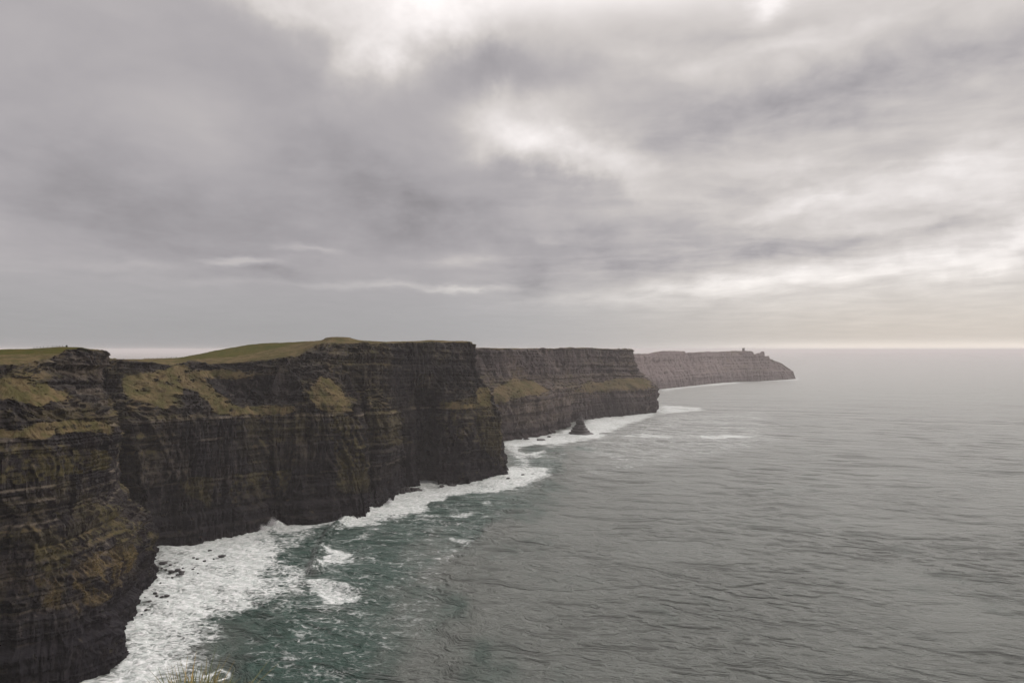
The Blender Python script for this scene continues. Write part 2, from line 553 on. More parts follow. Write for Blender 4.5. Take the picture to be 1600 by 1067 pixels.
def refine(G, col_step, row_step):
    """G (rows, cols, 3) control points -> dense grid. row_step may be a list, one per row interval"""
    G = np.array(G, float)
    nr, nc, _ = G.shape
    cl = np.maximum(np.linalg.norm(np.diff(G, axis=1), axis=2)[:6].mean(0), 0.5)
    x = np.concatenate([[0], np.cumsum(cl)])
    q = [0.0]
    for j in range(nc - 1):
        st = col_step[j] if isinstance(col_step, (list, tuple)) else col_step
        n = max(2, int(math.ceil(cl[j] / st)))
        q += list(x[j] + cl[j] * (np.arange(1, n + 1) / n))
    A = pchip(x, G.transpose(1, 0, 2), np.array(q)).transpose(1, 0, 2)
    rl = np.maximum(np.linalg.norm(np.diff(G, axis=0), axis=2).mean(1), 0.5)
    y = np.concatenate([[0], np.cumsum(rl)])
    q2, rowid = [0.0], [0.0]
    for i in range(nr - 1):
        n = max(2, int(math.ceil(rl[i] / row_step[i])))
        q2 += list(y[i] + rl[i] * (np.arange(1, n + 1) / n))
        rowid += list(i + np.arange(1, n + 1) / n)
    B = pchip(y, A, np.array(q2))
    return B, np.array(rowid)


def grid_normals(P):
    du = np.gradient(P, axis=1)
    dv = np.gradient(P, axis=0)
    n = np.cross(du, dv)
    n /= np.maximum(np.linalg.norm(n, axis=2, keepdims=True), 1e-9)
    return n


def inpoly(px, py, poly, soft=0):
    """even-odd test of arrays px,py in a polygon"""
    ins = np.zeros(px.shape, bool)
    n = len(poly)
    for i in range(n):
        x1, y1 = poly[i]
        x2, y2 = poly[(i + 1) % n]
        if y1 == y2:
            continue
        c = ((y1 > py) != (y2 > py)) & (px < (x2 - x1) * (py - y1) / (y2 - y1) + x1)
        ins ^= c
    return ins


def cliff(name, G, col_step, row_step, top_row, mat, scale, dip=0.0, slopes=(), fields=(), moss=(), ochre=(), pales=(), bare=(),
          label='', layers=(), seed=0, strata=1.0, moss_base=0.25, amp=1.0, grass_bias=0.0):
    P, rid = refine(G, col_step, row_step)
    base = P.copy()
    N = grid_normals(P)
    if np.mean(N[: len(rid) // 2, :, 1]) > 0:
        N = -N
    cap = sstep(rid, top_row - 0.12, top_row + 0.1)[:, None]
    # horizontal outward direction on the wall, upwards on the cap
    Hn = N.copy()
    Hn[..., 2] *= 0.2
    Hn /= np.maximum(np.linalg.norm(Hn, axis=2, keepdims=True), 1e-6)
    X, Y, Z = base[..., 0], base[..., 1], base[..., 2]
    s = scale
    zs = Z + dip * (Y - 500)

    def q(sx, sz, off=0):
        return np.stack([X / (sx * s) + off, Y / (sx * s) - off, zs / (sz * s)], -1)

    qx, qy = X + 9 * s * vn(q(30, 50), seed), Y + 9 * s * vn(q(30, 50), seed + 5)
    def w(sx, sz, off=0):
        return np.stack([qx / (sx * s) + off, qy / (sx * s) - off, zs / (sz * s)], -1)
    soft = 0.5 + 0.5 * vn(q(45, 25), seed + 2)
    d = 4.5 * s * fbm(w(28, 140), 2, 0.5, seed + 1, ridge=True)
    d += 4.0 * s * fbm(w(8, 45), 3, 0.55, seed + 4, ridge=True)
    cr = fbm(w(4.6, 30), 2, 0.5, seed + 8, ridge=True)
    d -= 2.6 * s * sstep(cr, 0.4, 0.9)
    d += 1.5 * s * fbm(w(2.6, 5.5), 4, 0.65, seed + 9)
    # blocks broken out along joints
    blk = vn(np.stack([np.floor(qx / (2.2 * s) + 0.6 * np.sin(zs / (3 * s))), np.floor(qy / (2.2 * s)), np.floor(zs / (3.4 * s) + 0.15 * qx / s)], -1) * 1.37, seed + 88)
    d += 0.55 * s * blk
    # bedding: hard beds stand proud, soft shale is cut back
    zw = zs + 1.2 * s * vn(q(60, 400), seed + 3) + 0.35 * s * vn(q(8, 8), seed + 12)
    L1 = vn(np.stack([zw / (7.5 * s), 0 * zw + seed], -1), 1)
    L2 = vn(np.stack([zw / (2.6 * s), 0 * zw + seed + 0.5, qx / (90 * s)], -1), 2)
    L3 = vn(np.stack([zw / (1.0 * s), 0 * zw + seed + 0.5, qx / (30 * s)], -1), 3)
    q1 = np.tanh(L1 * 5) * 0.9 * s * (0.3 + 1.2 * soft)
    q2 = np.tanh(L2 * 6) * 0.75 * s
    q3 = np.tanh(L3 * 5) * 0.38 * s
    bed = (q1 + q2 * (0.5 + soft) + q3) * strata
    for (lz, th, out) in layers:
        bed += out * np.exp(-(((zw - lz) / th) ** 4)) * (0.7 + 0.5 * vn(q(14, 50), seed + 30))
    d += bed
    d -= d.mean() + (2.2 if s == 1.0 else 0.6 * s)
    edge_fade = sstep(rid, 0, 0.02)[:, None]
    # the screen-independent measurement frame: direction in which a point is seen from the survey point
    ipx = 800 + F * X / Y
    ipy = EYE - F * (Z - H) / Y
    jig = 1.0
    jx = ipx + jig * (7 * fbm(q(14, 9), 4, 0.6, seed + 20))
    jy = ipy + jig * (6 * fbm(q(14, 9), 4, 0.6, seed + 21))
    gr = np.zeros(X.shape)
    for sdn, k1_, k2_ in ((90, 1.0, 0.6), (93, 1.8, 0.7), (96, 0.7, 1.4)):
        ax_ = ipx + k1_ * 9 * fbm(q(12, 7), 5, 0.65, seed + sdn)
        ay_ = ipy + k2_ * 9 * fbm(q(12, 7), 5, 0.65, seed + sdn + 1)
        one = np.zeros(X.shape)
        for poly in slopes:
            one = np.maximum(one, inpoly(ax_, ay_, poly).astype(float))
        gr += one / 3
    gr = sstep(gr + 0.75 * fbm(q(3.0, 2.2), 4, 0.7, seed + 97) - 0.35 * sstep(fbm(w(9, 40), 3, 0.6, seed + 98), 0.15, 0.5), 0.30, 0.62)
    bar = np.zeros(X.shape)
    for poly in bare:
        bar = np.maximum(bar, inpoly(jx, jy, poly).astype(float))
    lush = np.zeros(X.shape)
    for poly in fields:
        lush = np.maximum(lush, inpoly(ipx, ipy, poly).astype(float))
    wallw = (1 - cap) * (1 - 0.72 * gr) * amp
    gul = 1.6 * s * fbm(w(10, 30), 3, 0.55, seed + 40) * gr * (1 - cap)
    P = base + Hn * ((d * wallw + gul) * edge_fade)[..., None]
    P[..., 2] += cap * (0.7 * s * fbm(np.stack([X / (14 * s), Y / (14 * s)], -1), 4, 0.55, seed + 50)
                        + 0.4 * s * sstep(np.abs(rid - top_row), 0.5, 0)[:, None] * vn(q(3, 50), seed + 51))
    N2 = grid_normals(P)
    N2 *= np.sign(N2[..., 2:3] + 1e-9) * 1.0
    nz = np.abs(N2[..., 2])
    tuft = fbm(q(2.2, 2.2), 4, 0.65, seed + 60)
    big = fbm(q(30, 30), 3, 0.5, seed + 61)
    band = fbm(q(60, 9), 3, 0.5, seed + 62)
    g = sstep(nz + 0.30 * tuft + 0.10 * big + grass_bias, 0.50, 0.78) * 0.9
    g *= sstep(Z, 22 * (1 if s < 2 else 0.8), 50)
    g *= 0.12 + 0.88 * sstep(0.6 * band + 0.9 * big + grass_bias, -0.15, 0.35)
    g = np.maximum(g, gr * sstep(nz + 0.5 * tuft, -0.12, 0.28))
    g *= 1 - bar * 0.95
    g = np.maximum(g, cap * sstep(nz + 0.5 * tuft, 0.25, 0.6))
    # turf lip hangs over the rock edge a little
    lip = sstep(rid, top_row - 0.30, top_row - 0.05)[:, None] * sstep(tuft + big * 0.5, -0.1, 0.3)
    g = np.maximum(g, lip * 0.8)
    mo = np.full(X.shape, moss_base) * sstep(Z, 15, 45) * sstep(0.5 * band + 1.1 * big + 0.6 * tuft, 0.0, 0.45)
    for poly, v in moss:
        mo = np.maximum(mo, v * inpoly(jx, jy, poly) * sstep(tuft + 0.6 * big, -0.45, 0.25))
    mo *= 1 - 0.9 * bar
    oc = np.zeros(X.shape)
    for poly, v in ochre:
        oc = np.maximum(oc, v * inpoly(jx, jy, poly) * sstep(fbm(w(4, 9), 3, 0.6, seed + 70), -0.35, 0.2))
    pa = sstep(L2 + 0.35 * L3 + 0.3 * vn(q(7, 3), seed + 15), 0.55, 0.85) * sstep(soft, 0.35, 0.75) * 0.5
    for (lz, th, out) in layers:
        pa = np.maximum(pa, np.exp(-(((zw - lz) / (th * 0.8)) ** 4)) * sstep(vn(q(10, 40), seed + 33) + 0.4 * tuft, -0.35, 0.1) * min(1, out / 2.0))
    pa = np.maximum(pa, 0.42 * sstep(fbm(w(3.2, 16), 4, 0.65, seed + 44), 0.05, 0.45) * sstep(fbm(q(40, 14), 3, 0.5, seed + 45), -0.05, 0.3) * sstep(Z, 15, 45))
    for poly, v in pales:
        pa = np.maximum(pa, v * inpoly(jx, jy, poly) * sstep(tuft, -0.3, 0.3))
    pa *= (1 - cap) * (1 - 0.8 * bar)
    wet = sstep(Z + 5 * s * big + 4 * vn(q(10, 400), seed + 77), {1.0: 34, 1.35: 48}.get(s, 42), 14)
    ob = mesh_from_grid(name, P, mat, dict(grass=g, pale=pa, moss=mo, ochre=oc, wet=wet, lush=lush), smooth=False)
    tag(ob, label, 'cliff', None, 'structure')
    return ob, P


# ---- A: the near headland on the left
def colA(b, m0, m1, m2, m3, m4, m5, t, k1, k2):
    return [PZ(b[0], -8, b[1]), PZ(b[0], 0, b[1]), PZ(*m0), PZ(*m1), PZ(*m2), PZ(*m3), PZ(*m4), PZ(*m5), t, k1, k2]


def A_(b, m0, m1, m2, m3, m4, m5, t, k1, k2=None):
    zs_ = (29, 41, 60, 85, 106, 131)
    r = [PZ(b[0], -8, b[1]), PZ(b[0], 0, b[1])]
    for z, mm in zip(zs_, (m0, m1, m2, m3, m4, m5)):
        r.append(PZ(mm[0], z, mm[1]))
    r.append(PT(*t))
    r.append(PT(*k1))
    if k2 is None:
        k2 = (k1[0], k1[2] + 160)
    r.append(PZ(k2[0], 128, k2[1]))
    return r


A = [
    A_((-420, 285), (-420, 288), (-420, 290), (-420, 294), (-420, 298), (-420, 303), (-420, 318), (-420, 575, 330), (-420, 560, 420)),
    A_((-120, 296), (-120, 301), (-120, 304), (-120, 308), (-120, 312), (-120, 316), (-120, 334), (-120, 572, 346), (-120, 551, 430)),
    A_((10, 304), (10, 311), (10, 316), (10, 320), (10, 324), (10, 328), (8, 346), (5, 572, 358), (0, 547, 450)),
    A_((70, 310), (66, 318), (62, 324), (60, 328), (60, 332), (60, 336), (50, 356), (45, 568, 372), (50, 545, 450)),
    A_((124, 318), (116, 328), (110, 336), (95, 342), (92, 344), (88, 345), (78, 366), (72, 562, 384), (82, 542.5, 450)),
    A_((172, 335), (156, 346), (148, 353), (126, 357), (124, 358), (116, 357), (100, 378), (92, 556, 396), (100, 542, 450)),
    A_((172, 360), (170, 362), (164, 364), (146, 370), (144, 372), (140, 370), (118, 388), (112, 551, 405), (115, 542.5, 450)),
    A_((184, 379), (184, 380), (180, 381), (160, 386), (159, 388), (160, 381), (136, 398), (130, 548, 412), (125, 543, 450)),
    A_((201, 411), (206, 410), (200, 407), (170, 405), (168, 402), (173, 393), (150, 408), (144, 548, 420), (136, 545.5, 450)),
    A_((204, 433), (220, 432), (209, 426), (176, 420), (172, 415), (177, 405), (156, 420), (152, 548, 428), (148, 546.5, 450)),
    A_((224, 436), (230, 440), (216, 438), (179, 434), (173, 430), (175, 420), (156, 430), (156.5, 548, 436), (153, 546.5, 455)),
    A_((232, 447), (236, 450), (222, 447), (180, 444), (172, 440), (170, 440), (152, 440), (154, 550, 445), (150, 547.5, 465)),
    A_((226, 464), (222, 466), (200, 466), (160, 465), (150, 464), (150, 464), (135, 464), (130, 552, 466), (128, 548, 480)),
    A_((150, 490), (150, 490), (140, 490), (120, 490), (110, 490), (110, 490), (90, 490), (80, 552, 490), (80, 548, 500)),
    A_((0, 520), (0, 520), (0, 520), (0, 520), (0, 520), (0, 520), (0, 520), (0, 556, 520), (0, 548, 530)),
]
GA = np.array(A).transpose(1, 0, 2)
csA = [3.0, 1.2] + [0.5] * 10 + [1.5, 3]
rsA = [3, 0.5, 0.45, 0.45, 0.45, 0.45, 0.45, 0.45, 1.0, 6]
obA, PA = cliff('near_cliff', GA, csA, rsA, 8, MAT_NEAR, 1.0, dip=0.05,
                label='dark layered near cliff with mossy ledges filling the left edge', seed=3.3,
                layers=((103, 1.0, 2.2), (77, 0.8, 1.4), (71, 0.6, 1.2), (66, 0.6, 1.4), (61, 0.5, 1.2), (38, 0.9, 1.6)),
                slopes=([(-200, 590), (20, 588), (70, 600), (110, 612), (112, 622), (60, 636), (20, 622), (-200, 620)],
                        [(-200, 668), (30, 672), (60, 660), (120, 655), (176, 662), (176, 676), (120, 676), (60, 684), (-200, 684)]),
                moss=(([(-200, 690), (60, 690), (110, 700), (165, 704), (160, 735), (110, 742), (60, 755), (-200, 760)], 0.9),
                      ([(150, 782), (236, 838), (236, 862), (205, 850), (180, 835), (150, 815)], 0.75),
                      ([(50, 850), (100, 860), (95, 930), (60, 910)], 0.75), ([(-50, 885), (100, 880), (100, 950), (-50, 960)], 0.25),
                      ([(-200, 640), (150, 640), (150, 668), (-200, 668)], 0.5)),
                ochre=(([(112, 868), (206, 848), (196, 880), (172, 930), (120, 965), (108, 930)], 0.65), ([(55, 905), (90, 900), (92, 950), (60, 945)], 0.6)),
                strata=1.5, fields=([(-300, 500), (140, 500), (140, 552), (60, 553), (-300, 566)],), pales=(([(60, 565), (78, 560), (82, 580), (72, 588)], 0.8), ([(95, 560), (158, 552), (158, 600), (120, 590)], 0.45)),
                moss_base=0.25, amp=0.72, grass_bias=-0.08)


# ---- B and C: the bay wall, the cleft, the big promontory
def B_(bp, bY, l1, l2, l3, l4, t, k1, k2, k3drop=25):
    """l1 (px, Y, Z), l2.. same ; t,k1,k2 (px,py,Y)"""
    r = [PZ(bp, -8, bY), PZ(bp, 0, bY), PZ(l1[0], l1[2], l1[1]), PZ(l2[0], l2[2], l2[1]), PZ(l3[0], l3[2], l3[1]), PZ(l4[0], l4[2], l4[1]), PT(*t), PT(*k1), PT(*k2)]
    z = r[-1][2]
    r.append(PZ(k2[0], z - k3drop, k2[2] + 180))
    return r


B = [
    B_(60, 512, (60, 516, 40), (60, 522, 94), (60, 530, 120), (60, 536, 132), (60, 566, 545), (60, 564, 600), (60, 563, 640)),
    B_(160, 552, (160, 560, 40), (158, 566, 94), (157, 568, 118), (157, 570, 132), (157, 561, 576), (157, 560, 600), (157, 560, 640)),
    B_(232, 522, (225, 526, 40), (200, 534, 94), (190, 560, 118), (188, 570, 131), (190, 562.5, 574), (186, 561.5, 610), (184, 561.5, 640)),
    B_(262, 532, (255, 537, 40), (240, 546, 94), (222, 572, 118), (212, 588, 133), (218, 565, 591), (215, 562, 625), (215, 561.5, 650)),
    B_(300, 546, (300, 551, 40), (300, 562, 94), (272, 590, 118), (252, 606, 134), (248, 568, 610), (245, 562, 640), (245, 560.5, 660)),
    B_(350, 563, (350, 569, 40), (350, 580, 94), (300, 604, 122), (280, 622, 136), (272, 570, 628), (275, 563, 650), (275, 559, 690)),
    B_(392, 578, (392, 584, 40), (388, 592, 94), (338, 612, 120), (304, 628, 138), (284, 570, 634), (292, 562.5, 658), (300, 555.5, 720)),
    B_(402, 584, (402, 592, 40), (398, 606, 94), (345, 634, 120), (312, 640, 138), (300, 570, 642), (306, 562, 664), (320, 551.5, 740)),
    B_(430, 602, (430, 607, 40), (430, 616, 94), (405, 636, 118), (380, 646, 134), (360, 567, 650), (355, 558, 690), (364, 542.5, 780)),
    B_(480, 606, (478, 612, 40), (476, 618, 94), (462, 634, 118), (440, 648, 134), (425, 561, 656), (426, 545, 740), (410, 536.5, 800)),
    B_(520, 616, (514, 620, 40), (508, 624, 93), (498, 636, 115), (480, 656, 134), (466, 555, 672), (462, 538.5, 750), (455, 534.5, 800)),
    B_(550, 630, (546, 634, 40), (546, 640, 92), (534, 660, 116), (514, 676, 140), (500, 538.5, 690), (500, 533.5, 730), (500, 532, 780)),
    B_(572, 636, (566, 640, 40), (560, 648, 92), (548, 672, 114), (540, 684, 140), (520, 537, 698), (518, 532, 722), (518, 526.8, 740)),
    B_(576, 638, (570, 644, 40), (563, 656, 92), (556, 682, 114), (552, 692, 140), (540, 537, 704), (536, 532, 724), (536, 526.8, 742)),
    B_(582, 745, (578, 742, 40), (568, 700, 92), (562, 690, 114), (560, 700, 140), (556, 536.5, 710), (552, 533, 728), (554, 529.8, 746)),
    B_(590, 668, (586, 668, 40), (579, 672, 92), (576, 698, 114), (574, 708, 140), (572, 536.5, 718), (570, 534.5, 735), (574, 532.8, 755)),
    B_(603, 679, (602, 684, 40), (604, 688, 91), (602, 712, 113), (600, 722, 140), (598, 536.5, 735), (598, 535, 750), (598, 534, 770)),
    B_(612, 714, (613, 718, 40), (616, 722, 89), (614, 738, 112), (614, 748, 140), (614, 536.5, 762), (614, 535, 780), (614, 534, 800)),
    B_(632, 755, (630, 757, 40), (628, 757, 87), (626, 770, 110), (626, 778, 140), (626, 536, 795), (626, 534.8, 810), (626, 534, 830)),
    B_(645, 770, (641, 772, 40), (637, 772, 86), (636, 786, 110), (635, 796, 140), (634, 536, 808), (634, 534.3, 825), (634, 533.6, 850)),
    B_(650, 812, (648, 868, 40), (645, 862, 86), (643, 806, 110), (642, 803, 140), (642, 535.5, 806), (642, 534, 825), (642, 533, 860)),
    B_(677, 805, (670, 872, 40), (660, 866, 86), (664, 812, 110), (665, 810, 140), (666, 534.5, 815), (666, 533, 835), (666, 532, 880)),
    B_(686, 786, (688, 790, 40), (698, 800, 85), (696, 822, 109), (694, 836, 140), (694, 534.5, 850), (692, 533.2, 862), (692, 532, 890)),
    B_(727, 787, (726, 793, 40), (724, 804, 84), (718, 828, 108), (714, 842, 140), (713, 534.8, 856), (712, 533.4, 868), (712, 532.6, 890)),
    B_(745, 813, (744, 818, 40), (742, 824, 82), (736, 838, 106), (728, 850, 135), (727, 535.3, 862), (725, 533.8, 874), (725, 533, 895)),
    B_(780, 834, (774, 839, 40), (766, 844, 80), (752, 853, 104), (737, 860, 128), (734, 536.2, 866), (734, 534.6, 880), (734, 534, 900)),
    B_(792, 843, (785, 847, 40), (777, 851, 80), (763, 858, 103), (745, 864, 124), (739, 537.5, 870), (738, 535.8, 884), (738, 535, 905)),
    B_(790, 872, (782, 874, 40), (773, 876, 80), (758, 882, 103), (741, 890, 124), (737, 538, 896), (736, 537, 910), (736, 536.5, 925)),
    B_(755, 960, (752, 960, 40), (745, 960, 80), (735, 960, 103), (728, 960, 124), (720, 540, 960), (720, 539.5, 980), (715, 539, 1000)),
    B_(720, 1100, (718, 1100, 40), (715, 1100, 80), (710, 1100, 103), (700, 1100, 124), (690, 542, 1100), (690, 542, 1120), (680, 542, 1150)),
]
GB = np.array(B).transpose(1, 0, 2)
nb = len(B)
csB = [4, 1.4] + [0.85] * (nb - 5) + [2, 5]
rsB = [3, 0.8, 0.8, 0.8, 0.8, 0.8, 2.0, 3.0, 10]
obB, PB = cliff('bay_cliff', GB, csB, rsB, 6, MAT_MID, 1.35, dip=0.05,
                label='long dark cliff round the bay with green field on top, ending in a sheer promontory', seed=8.1,
                layers=((97.0, 1.4, 2.6), (80, 0.8, 1.2), (48, 0.9, 1.2)),
                slopes=([(192, 585), (262, 578), (276, 568), (292, 570), (316, 592), (350, 618), (396, 645), (372, 650), (340, 648), (322, 622), (300, 610), (262, 640), (236, 632), (212, 625), (190, 612)],
                        [(296, 576), (396, 580), (398, 588), (350, 592), (312, 592)],
                        [(500, 588), (518, 592), (538, 610), (545, 622), (556, 642), (520, 646), (496, 640), (482, 612)],
                        [(388, 634), (460, 634), (458, 646), (388, 648)], [(688, 628), (744, 630), (744, 638), (688, 638)],
                        [(744, 604), (766, 606), (770, 640), (748, 632)]),
                bare=([(286, 606), (310, 612), (318, 640), (286, 650)], [(320, 592), (470, 586), (476, 626), (400, 632), (350, 612)],
                      [(636, 640), (672, 640), (700, 690), (708, 760), (638, 765)]),  # cove cleared of moss and pale rock, so the shaded recess is coloured darker
                moss=(([(370, 648), (560, 646), (560, 680), (500, 690), (440, 690), (370, 672)], 0.45),
                      ([(362, 740), (420, 735), (455, 730), (450, 765), (400, 790), (362, 790)], 0.85),
                      ([(285, 745), (330, 745), (330, 795), (290, 770)], 0.7),
                      ([(520, 650), (562, 650), (575, 740), (580, 770), (525, 770)], 0.85),
                      ([(562, 642), (640, 640), (640, 690), (600, 700), (562, 700)], 0.6),
                      ([(700, 632), (760, 615), (782, 660), (786, 730), (770, 715), (745, 690), (715, 690)], 0.75)),
                pales=(([(215, 690), (290, 700), (300, 740), (280, 760), (215, 760)], 0.3), ([(560, 545), (612, 545), (600, 600), (566, 600)], 0.35)),
                fields=([(255, 500), (500, 500), (478, 534.2), (426, 545.5), (364, 558), (298, 561.5), (255, 562)],),
                moss_base=0.15, amp=0.9, grass_bias=-0.13)

# ---- D: the second promontory, hazy
def D_(bp, bY, z1, p2, z2, dy2, p3, z3, dy3, p4, z4, dy4, t, dyt):
    r = [PZ(bp, -8, bY), PZ(bp, 0, bY), PZ((bp + p2) / 2 if p2 < bp else bp + (1 if bp > 1000 else 0), z1, bY + dy2 * 0.4), PZ(p2, z2, bY + dy2), PZ(p3, z3, bY + dy3), PZ(p4, z4, bY + dy4),
         PT(t[0], t[1], bY + dyt), PT(t[0], t[1] - 0.4, bY + dyt + 50), PT(t[0], t[1] - 0.3, bY + dyt + 120)]
    r.append(PZ(t[0], r[-1][2] - 30, bY + dyt + 350))
    return r


D = [
    D_(700, 1130, 35, 700, 66, 12, 700, 98, 60, 700, 130, 75, (700, 544), 85),
    D_(760, 1140, 35, 760, 66, 12, 758, 98, 60, 755, 130, 75, (755, 544), 85),
    D_(785, 1155, 35, 785, 66, 12, 783, 98, 60, 780, 130, 75, (780, 544.6), 88),
    D_(828, 1206, 35, 827, 66, 14, 820, 98, 62, 815, 130, 80, (812, 545), 92),
    D_(867, 1258, 35, 862, 66, 14, 852, 96, 68, 848, 130, 88, (845, 545), 100),
    D_(871, 1318, 35, 872, 66, 12, 870, 92, 60, 868, 130, 80, (866, 544.8), 96),
    D_(888, 1362, 35, 886, 65, 12, 882, 96, 60, 882, 130, 76, (880, 544), 90),
    D_(895, 1455, 35, 896, 65, 10, 896, 92, 46, 896, 130, 60, (896, 544), 76),
    D_(912, 1500, 35, 912, 64, 14, 912, 92, 60, 912, 130, 76, (912, 544), 90),
    D_(945, 1557, 35, 943, 63, 16, 940, 92, 66, 938, 130, 80, (935, 545), 92),
    D_(975, 1588, 35, 972, 62, 16, 968, 90, 62, 962, 130, 76, (960, 545.8), 86),
    D_(1000, 1628, 35, 998, 61, 16, 990, 90, 56, 982, 128, 68, (978, 546.2), 76),
    D_(1022, 1665, 38, 1018, 60, 18, 1002, 84, 46, 990, 118, 56, (986, 546), 64),
    D_(1027, 1690, 40, 1025, 60, 20, 1008, 82, 40, 994.5, 112, 48, (989.5, 547), 56),
    D_(1026, 1730, 40, 1024, 60, 20, 1006, 82, 36, 993, 112, 44, (988.5, 547), 50),
    D_(1000, 1900, 40, 998, 60, 10, 985, 82, 20, 975, 112, 30, (970, 547), 40),
    D_(960, 2150, 40, 958, 60, 10, 950, 82, 20, 945, 112, 30, (940, 548), 40),
]
GD = np.array(D).transpose(1, 0, 2)
csD = [6] + [1.9] * (len(D) - 3) + [6]
rsD = [4, 1.7, 1.7, 1.7, 1.7, 1.7, 5, 8, 25]
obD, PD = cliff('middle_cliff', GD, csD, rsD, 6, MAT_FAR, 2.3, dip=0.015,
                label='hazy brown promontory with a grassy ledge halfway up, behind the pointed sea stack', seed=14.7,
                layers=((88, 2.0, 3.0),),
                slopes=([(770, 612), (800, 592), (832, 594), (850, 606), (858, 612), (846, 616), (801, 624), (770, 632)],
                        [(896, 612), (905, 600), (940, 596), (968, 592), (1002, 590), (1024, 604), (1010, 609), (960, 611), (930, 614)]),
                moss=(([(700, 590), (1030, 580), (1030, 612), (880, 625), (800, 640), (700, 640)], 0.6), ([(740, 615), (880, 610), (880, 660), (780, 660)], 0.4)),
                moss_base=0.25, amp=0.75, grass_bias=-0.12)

# ---- E: the farthest headland with its tower
eb = [(960, 2300), (1028, 2650), (1080, 2890), (1120, 3160), (1160, 3290), (1200, 3380), (1230, 3520), (1242, 3612)]
etop = [(940, 553), (990, 553), (1008, 553), (1022, 550.6), (1034, 548.6), (1052, 548.4), (1070, 548.6), (1071.3, 551), (1085, 550.6), (1100, 550), (1134, 549),
        (1144, 548.6), (1158, 548.2), (1172, 548), (1175, 549), (1177, 550.2), (1178.3, 554), (1180.5, 553), (1183, 552), (1187, 551.7), (1188.5, 550), (1190, 549),
        (1193, 549.4), (1194.5, 551.6), (1195, 556.4), (1198, 556.6), (1200.4, 556.3), (1202, 558.6), (1205, 562.4), (1206.3, 560.6), (1207.6, 562.6),
        (1213, 564.6), (1220, 567), (1230, 573.5), (1238, 580), (1240, 584), (1241.5, 589)]
E = []
for i, (px, py) in enumerate(etop):
    by = float(np.interp(px, [a for a, b in eb], [b for a, b in eb]))
    zt0 = H + (EYE - py) / F * by
    back = 130 * min(1, max(0.08, zt0 / 150)) * (0.6 if px > 1170 else 1)
    tp = PT(px, py, by + back)
    zt = tp[2]
    bx = px + (0 if px < 1225 else 0.6)
    E.append([PZ(bx, -8, by), PZ(bx, 0, by), PZ(bx, zt * 0.2, by + back * 0.08), PZ(px, zt * 0.4, by + back * 0.2), PZ(px, zt * 0.6, by + back * 0.5),
              PZ(px, zt * 0.8, by + back * 0.7), tp, PZ(px, zt - 1.5, by + back + 25), PZ(px, zt * 0.8, by + back + 120), PZ(px, zt * 0.3, by + back + 300)])
px = 1242.3
E.append([PZ(px, z, 3640 + dy) for z, dy in ((-8, 0), (-6, 0), (-5, 4), (-4, 8), (-4, 12), (-4, 16), (-4, 20), (-4, 40), (-5, 60), (-6, 80))])
GE = np.array(E).transpose(1, 0, 2)
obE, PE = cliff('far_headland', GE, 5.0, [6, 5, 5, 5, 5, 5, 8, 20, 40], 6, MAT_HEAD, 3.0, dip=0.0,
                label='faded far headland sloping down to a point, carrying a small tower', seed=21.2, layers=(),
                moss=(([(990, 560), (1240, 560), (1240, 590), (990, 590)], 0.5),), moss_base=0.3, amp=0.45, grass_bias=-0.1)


# ------------------------------------------------------------------ sea
def seadist(X, Y, pts):
    """distance to a polyline given in metres"""
    d = np.full(X.shape, 1e9)
    for (x1, y1), (x2, y2) in zip(pts[:-1], pts[1:]):
        vx, vy = x2 - x1, y2 - y1
        t = np.clip(((X - x1) * vx + (Y - y1) * vy) / (vx * vx + vy * vy + 1e-9), 0, 1)
        d = np.minimum(d, np.hypot(X - x1 - t * vx, Y - y1 - t * vy))
    return d


rowpy = np.concatenate([np.linspace(2300, 1150, 60), np.arange(1149, 700, -0.9), np.arange(700, 600, -0.6), np.arange(600, 560, -0.5), np.arange(560, 549.95, -0.5)])
Yr = H * F / (rowpy - EYE)
u = np.concatenate([np.linspace(-1.6, -0.80, 80)[:-1], np.linspace(-0.80, 0.80, 1500), np.linspace(0.80, 1.6, 80)[1:]])
X = u[None, :] * Yr[:, None]
Y = np.repeat(Yr[:, None], len(u), 1)
dxs = Y * 0.00107
dys = np.abs(np.gradient(Yr))[:, None] + 0 * X
Zs = np.zeros(X.shape)
WX = np.zeros(X.shape)
wr = np.random.default_rng(5)
for k in range(64):
    lam = 3.5 * (52 / 3.5) ** (wr.random())
    th = math.radians(-15) + wr.normal() * 0.42
    kx, ky = math.sin(-th) * -1, math.cos(th)
    kk = 2 * math.pi / lam
    ph = wr.random() * 6.283
    ampl = 0.0058 * lam ** 0.92
    ky_, kx_ = math.cos(th), -math.sin(th)
    fade = np.clip((lam / (np.maximum(dys * abs(ky_), dxs * abs(kx_)) + 1e-6) - 3) / 4, 0, 1)
    arg = kk * (X * kx_ + Y * ky_) + ph
    Zs += ampl * fade * (np.sin(arg) + 0.25 * np.cos(2 * arg))
mod = 0.75 + 0.5 * vn(np.stack([X / 70, Y / 70], -1), 4)
Zs *= mod
for lam, th, ampl, ph in [(58, -13, 0.30, 0.4), (74, -19, 0.34, 2.0), (95, -15, 0.42, 4.4), (132, -22, 0.45, 1.1), (66, -30, 0.22, 3.0)]:
    th = math.radians(th)
    kk = 2 * math.pi / lam
    fade = np.clip((lam / (dys + 1e-6) - 3) / 4, 0, 1)
    arg = kk * (-X * math.sin(th) + Y * math.cos(th)) + ph + 1.3 * vn(np.stack([X / 260, Y / 260], -1), 3)
    Zs += ampl * fade * (np.sin(arg) + 0.3 * np.cos(2 * arg)) * (0.6 + 0.7 * vn(np.stack([X / 180, Y / 180], -1), 7))
ipx = 800 + F * X / Y
ipy = EYE + F * H / Y


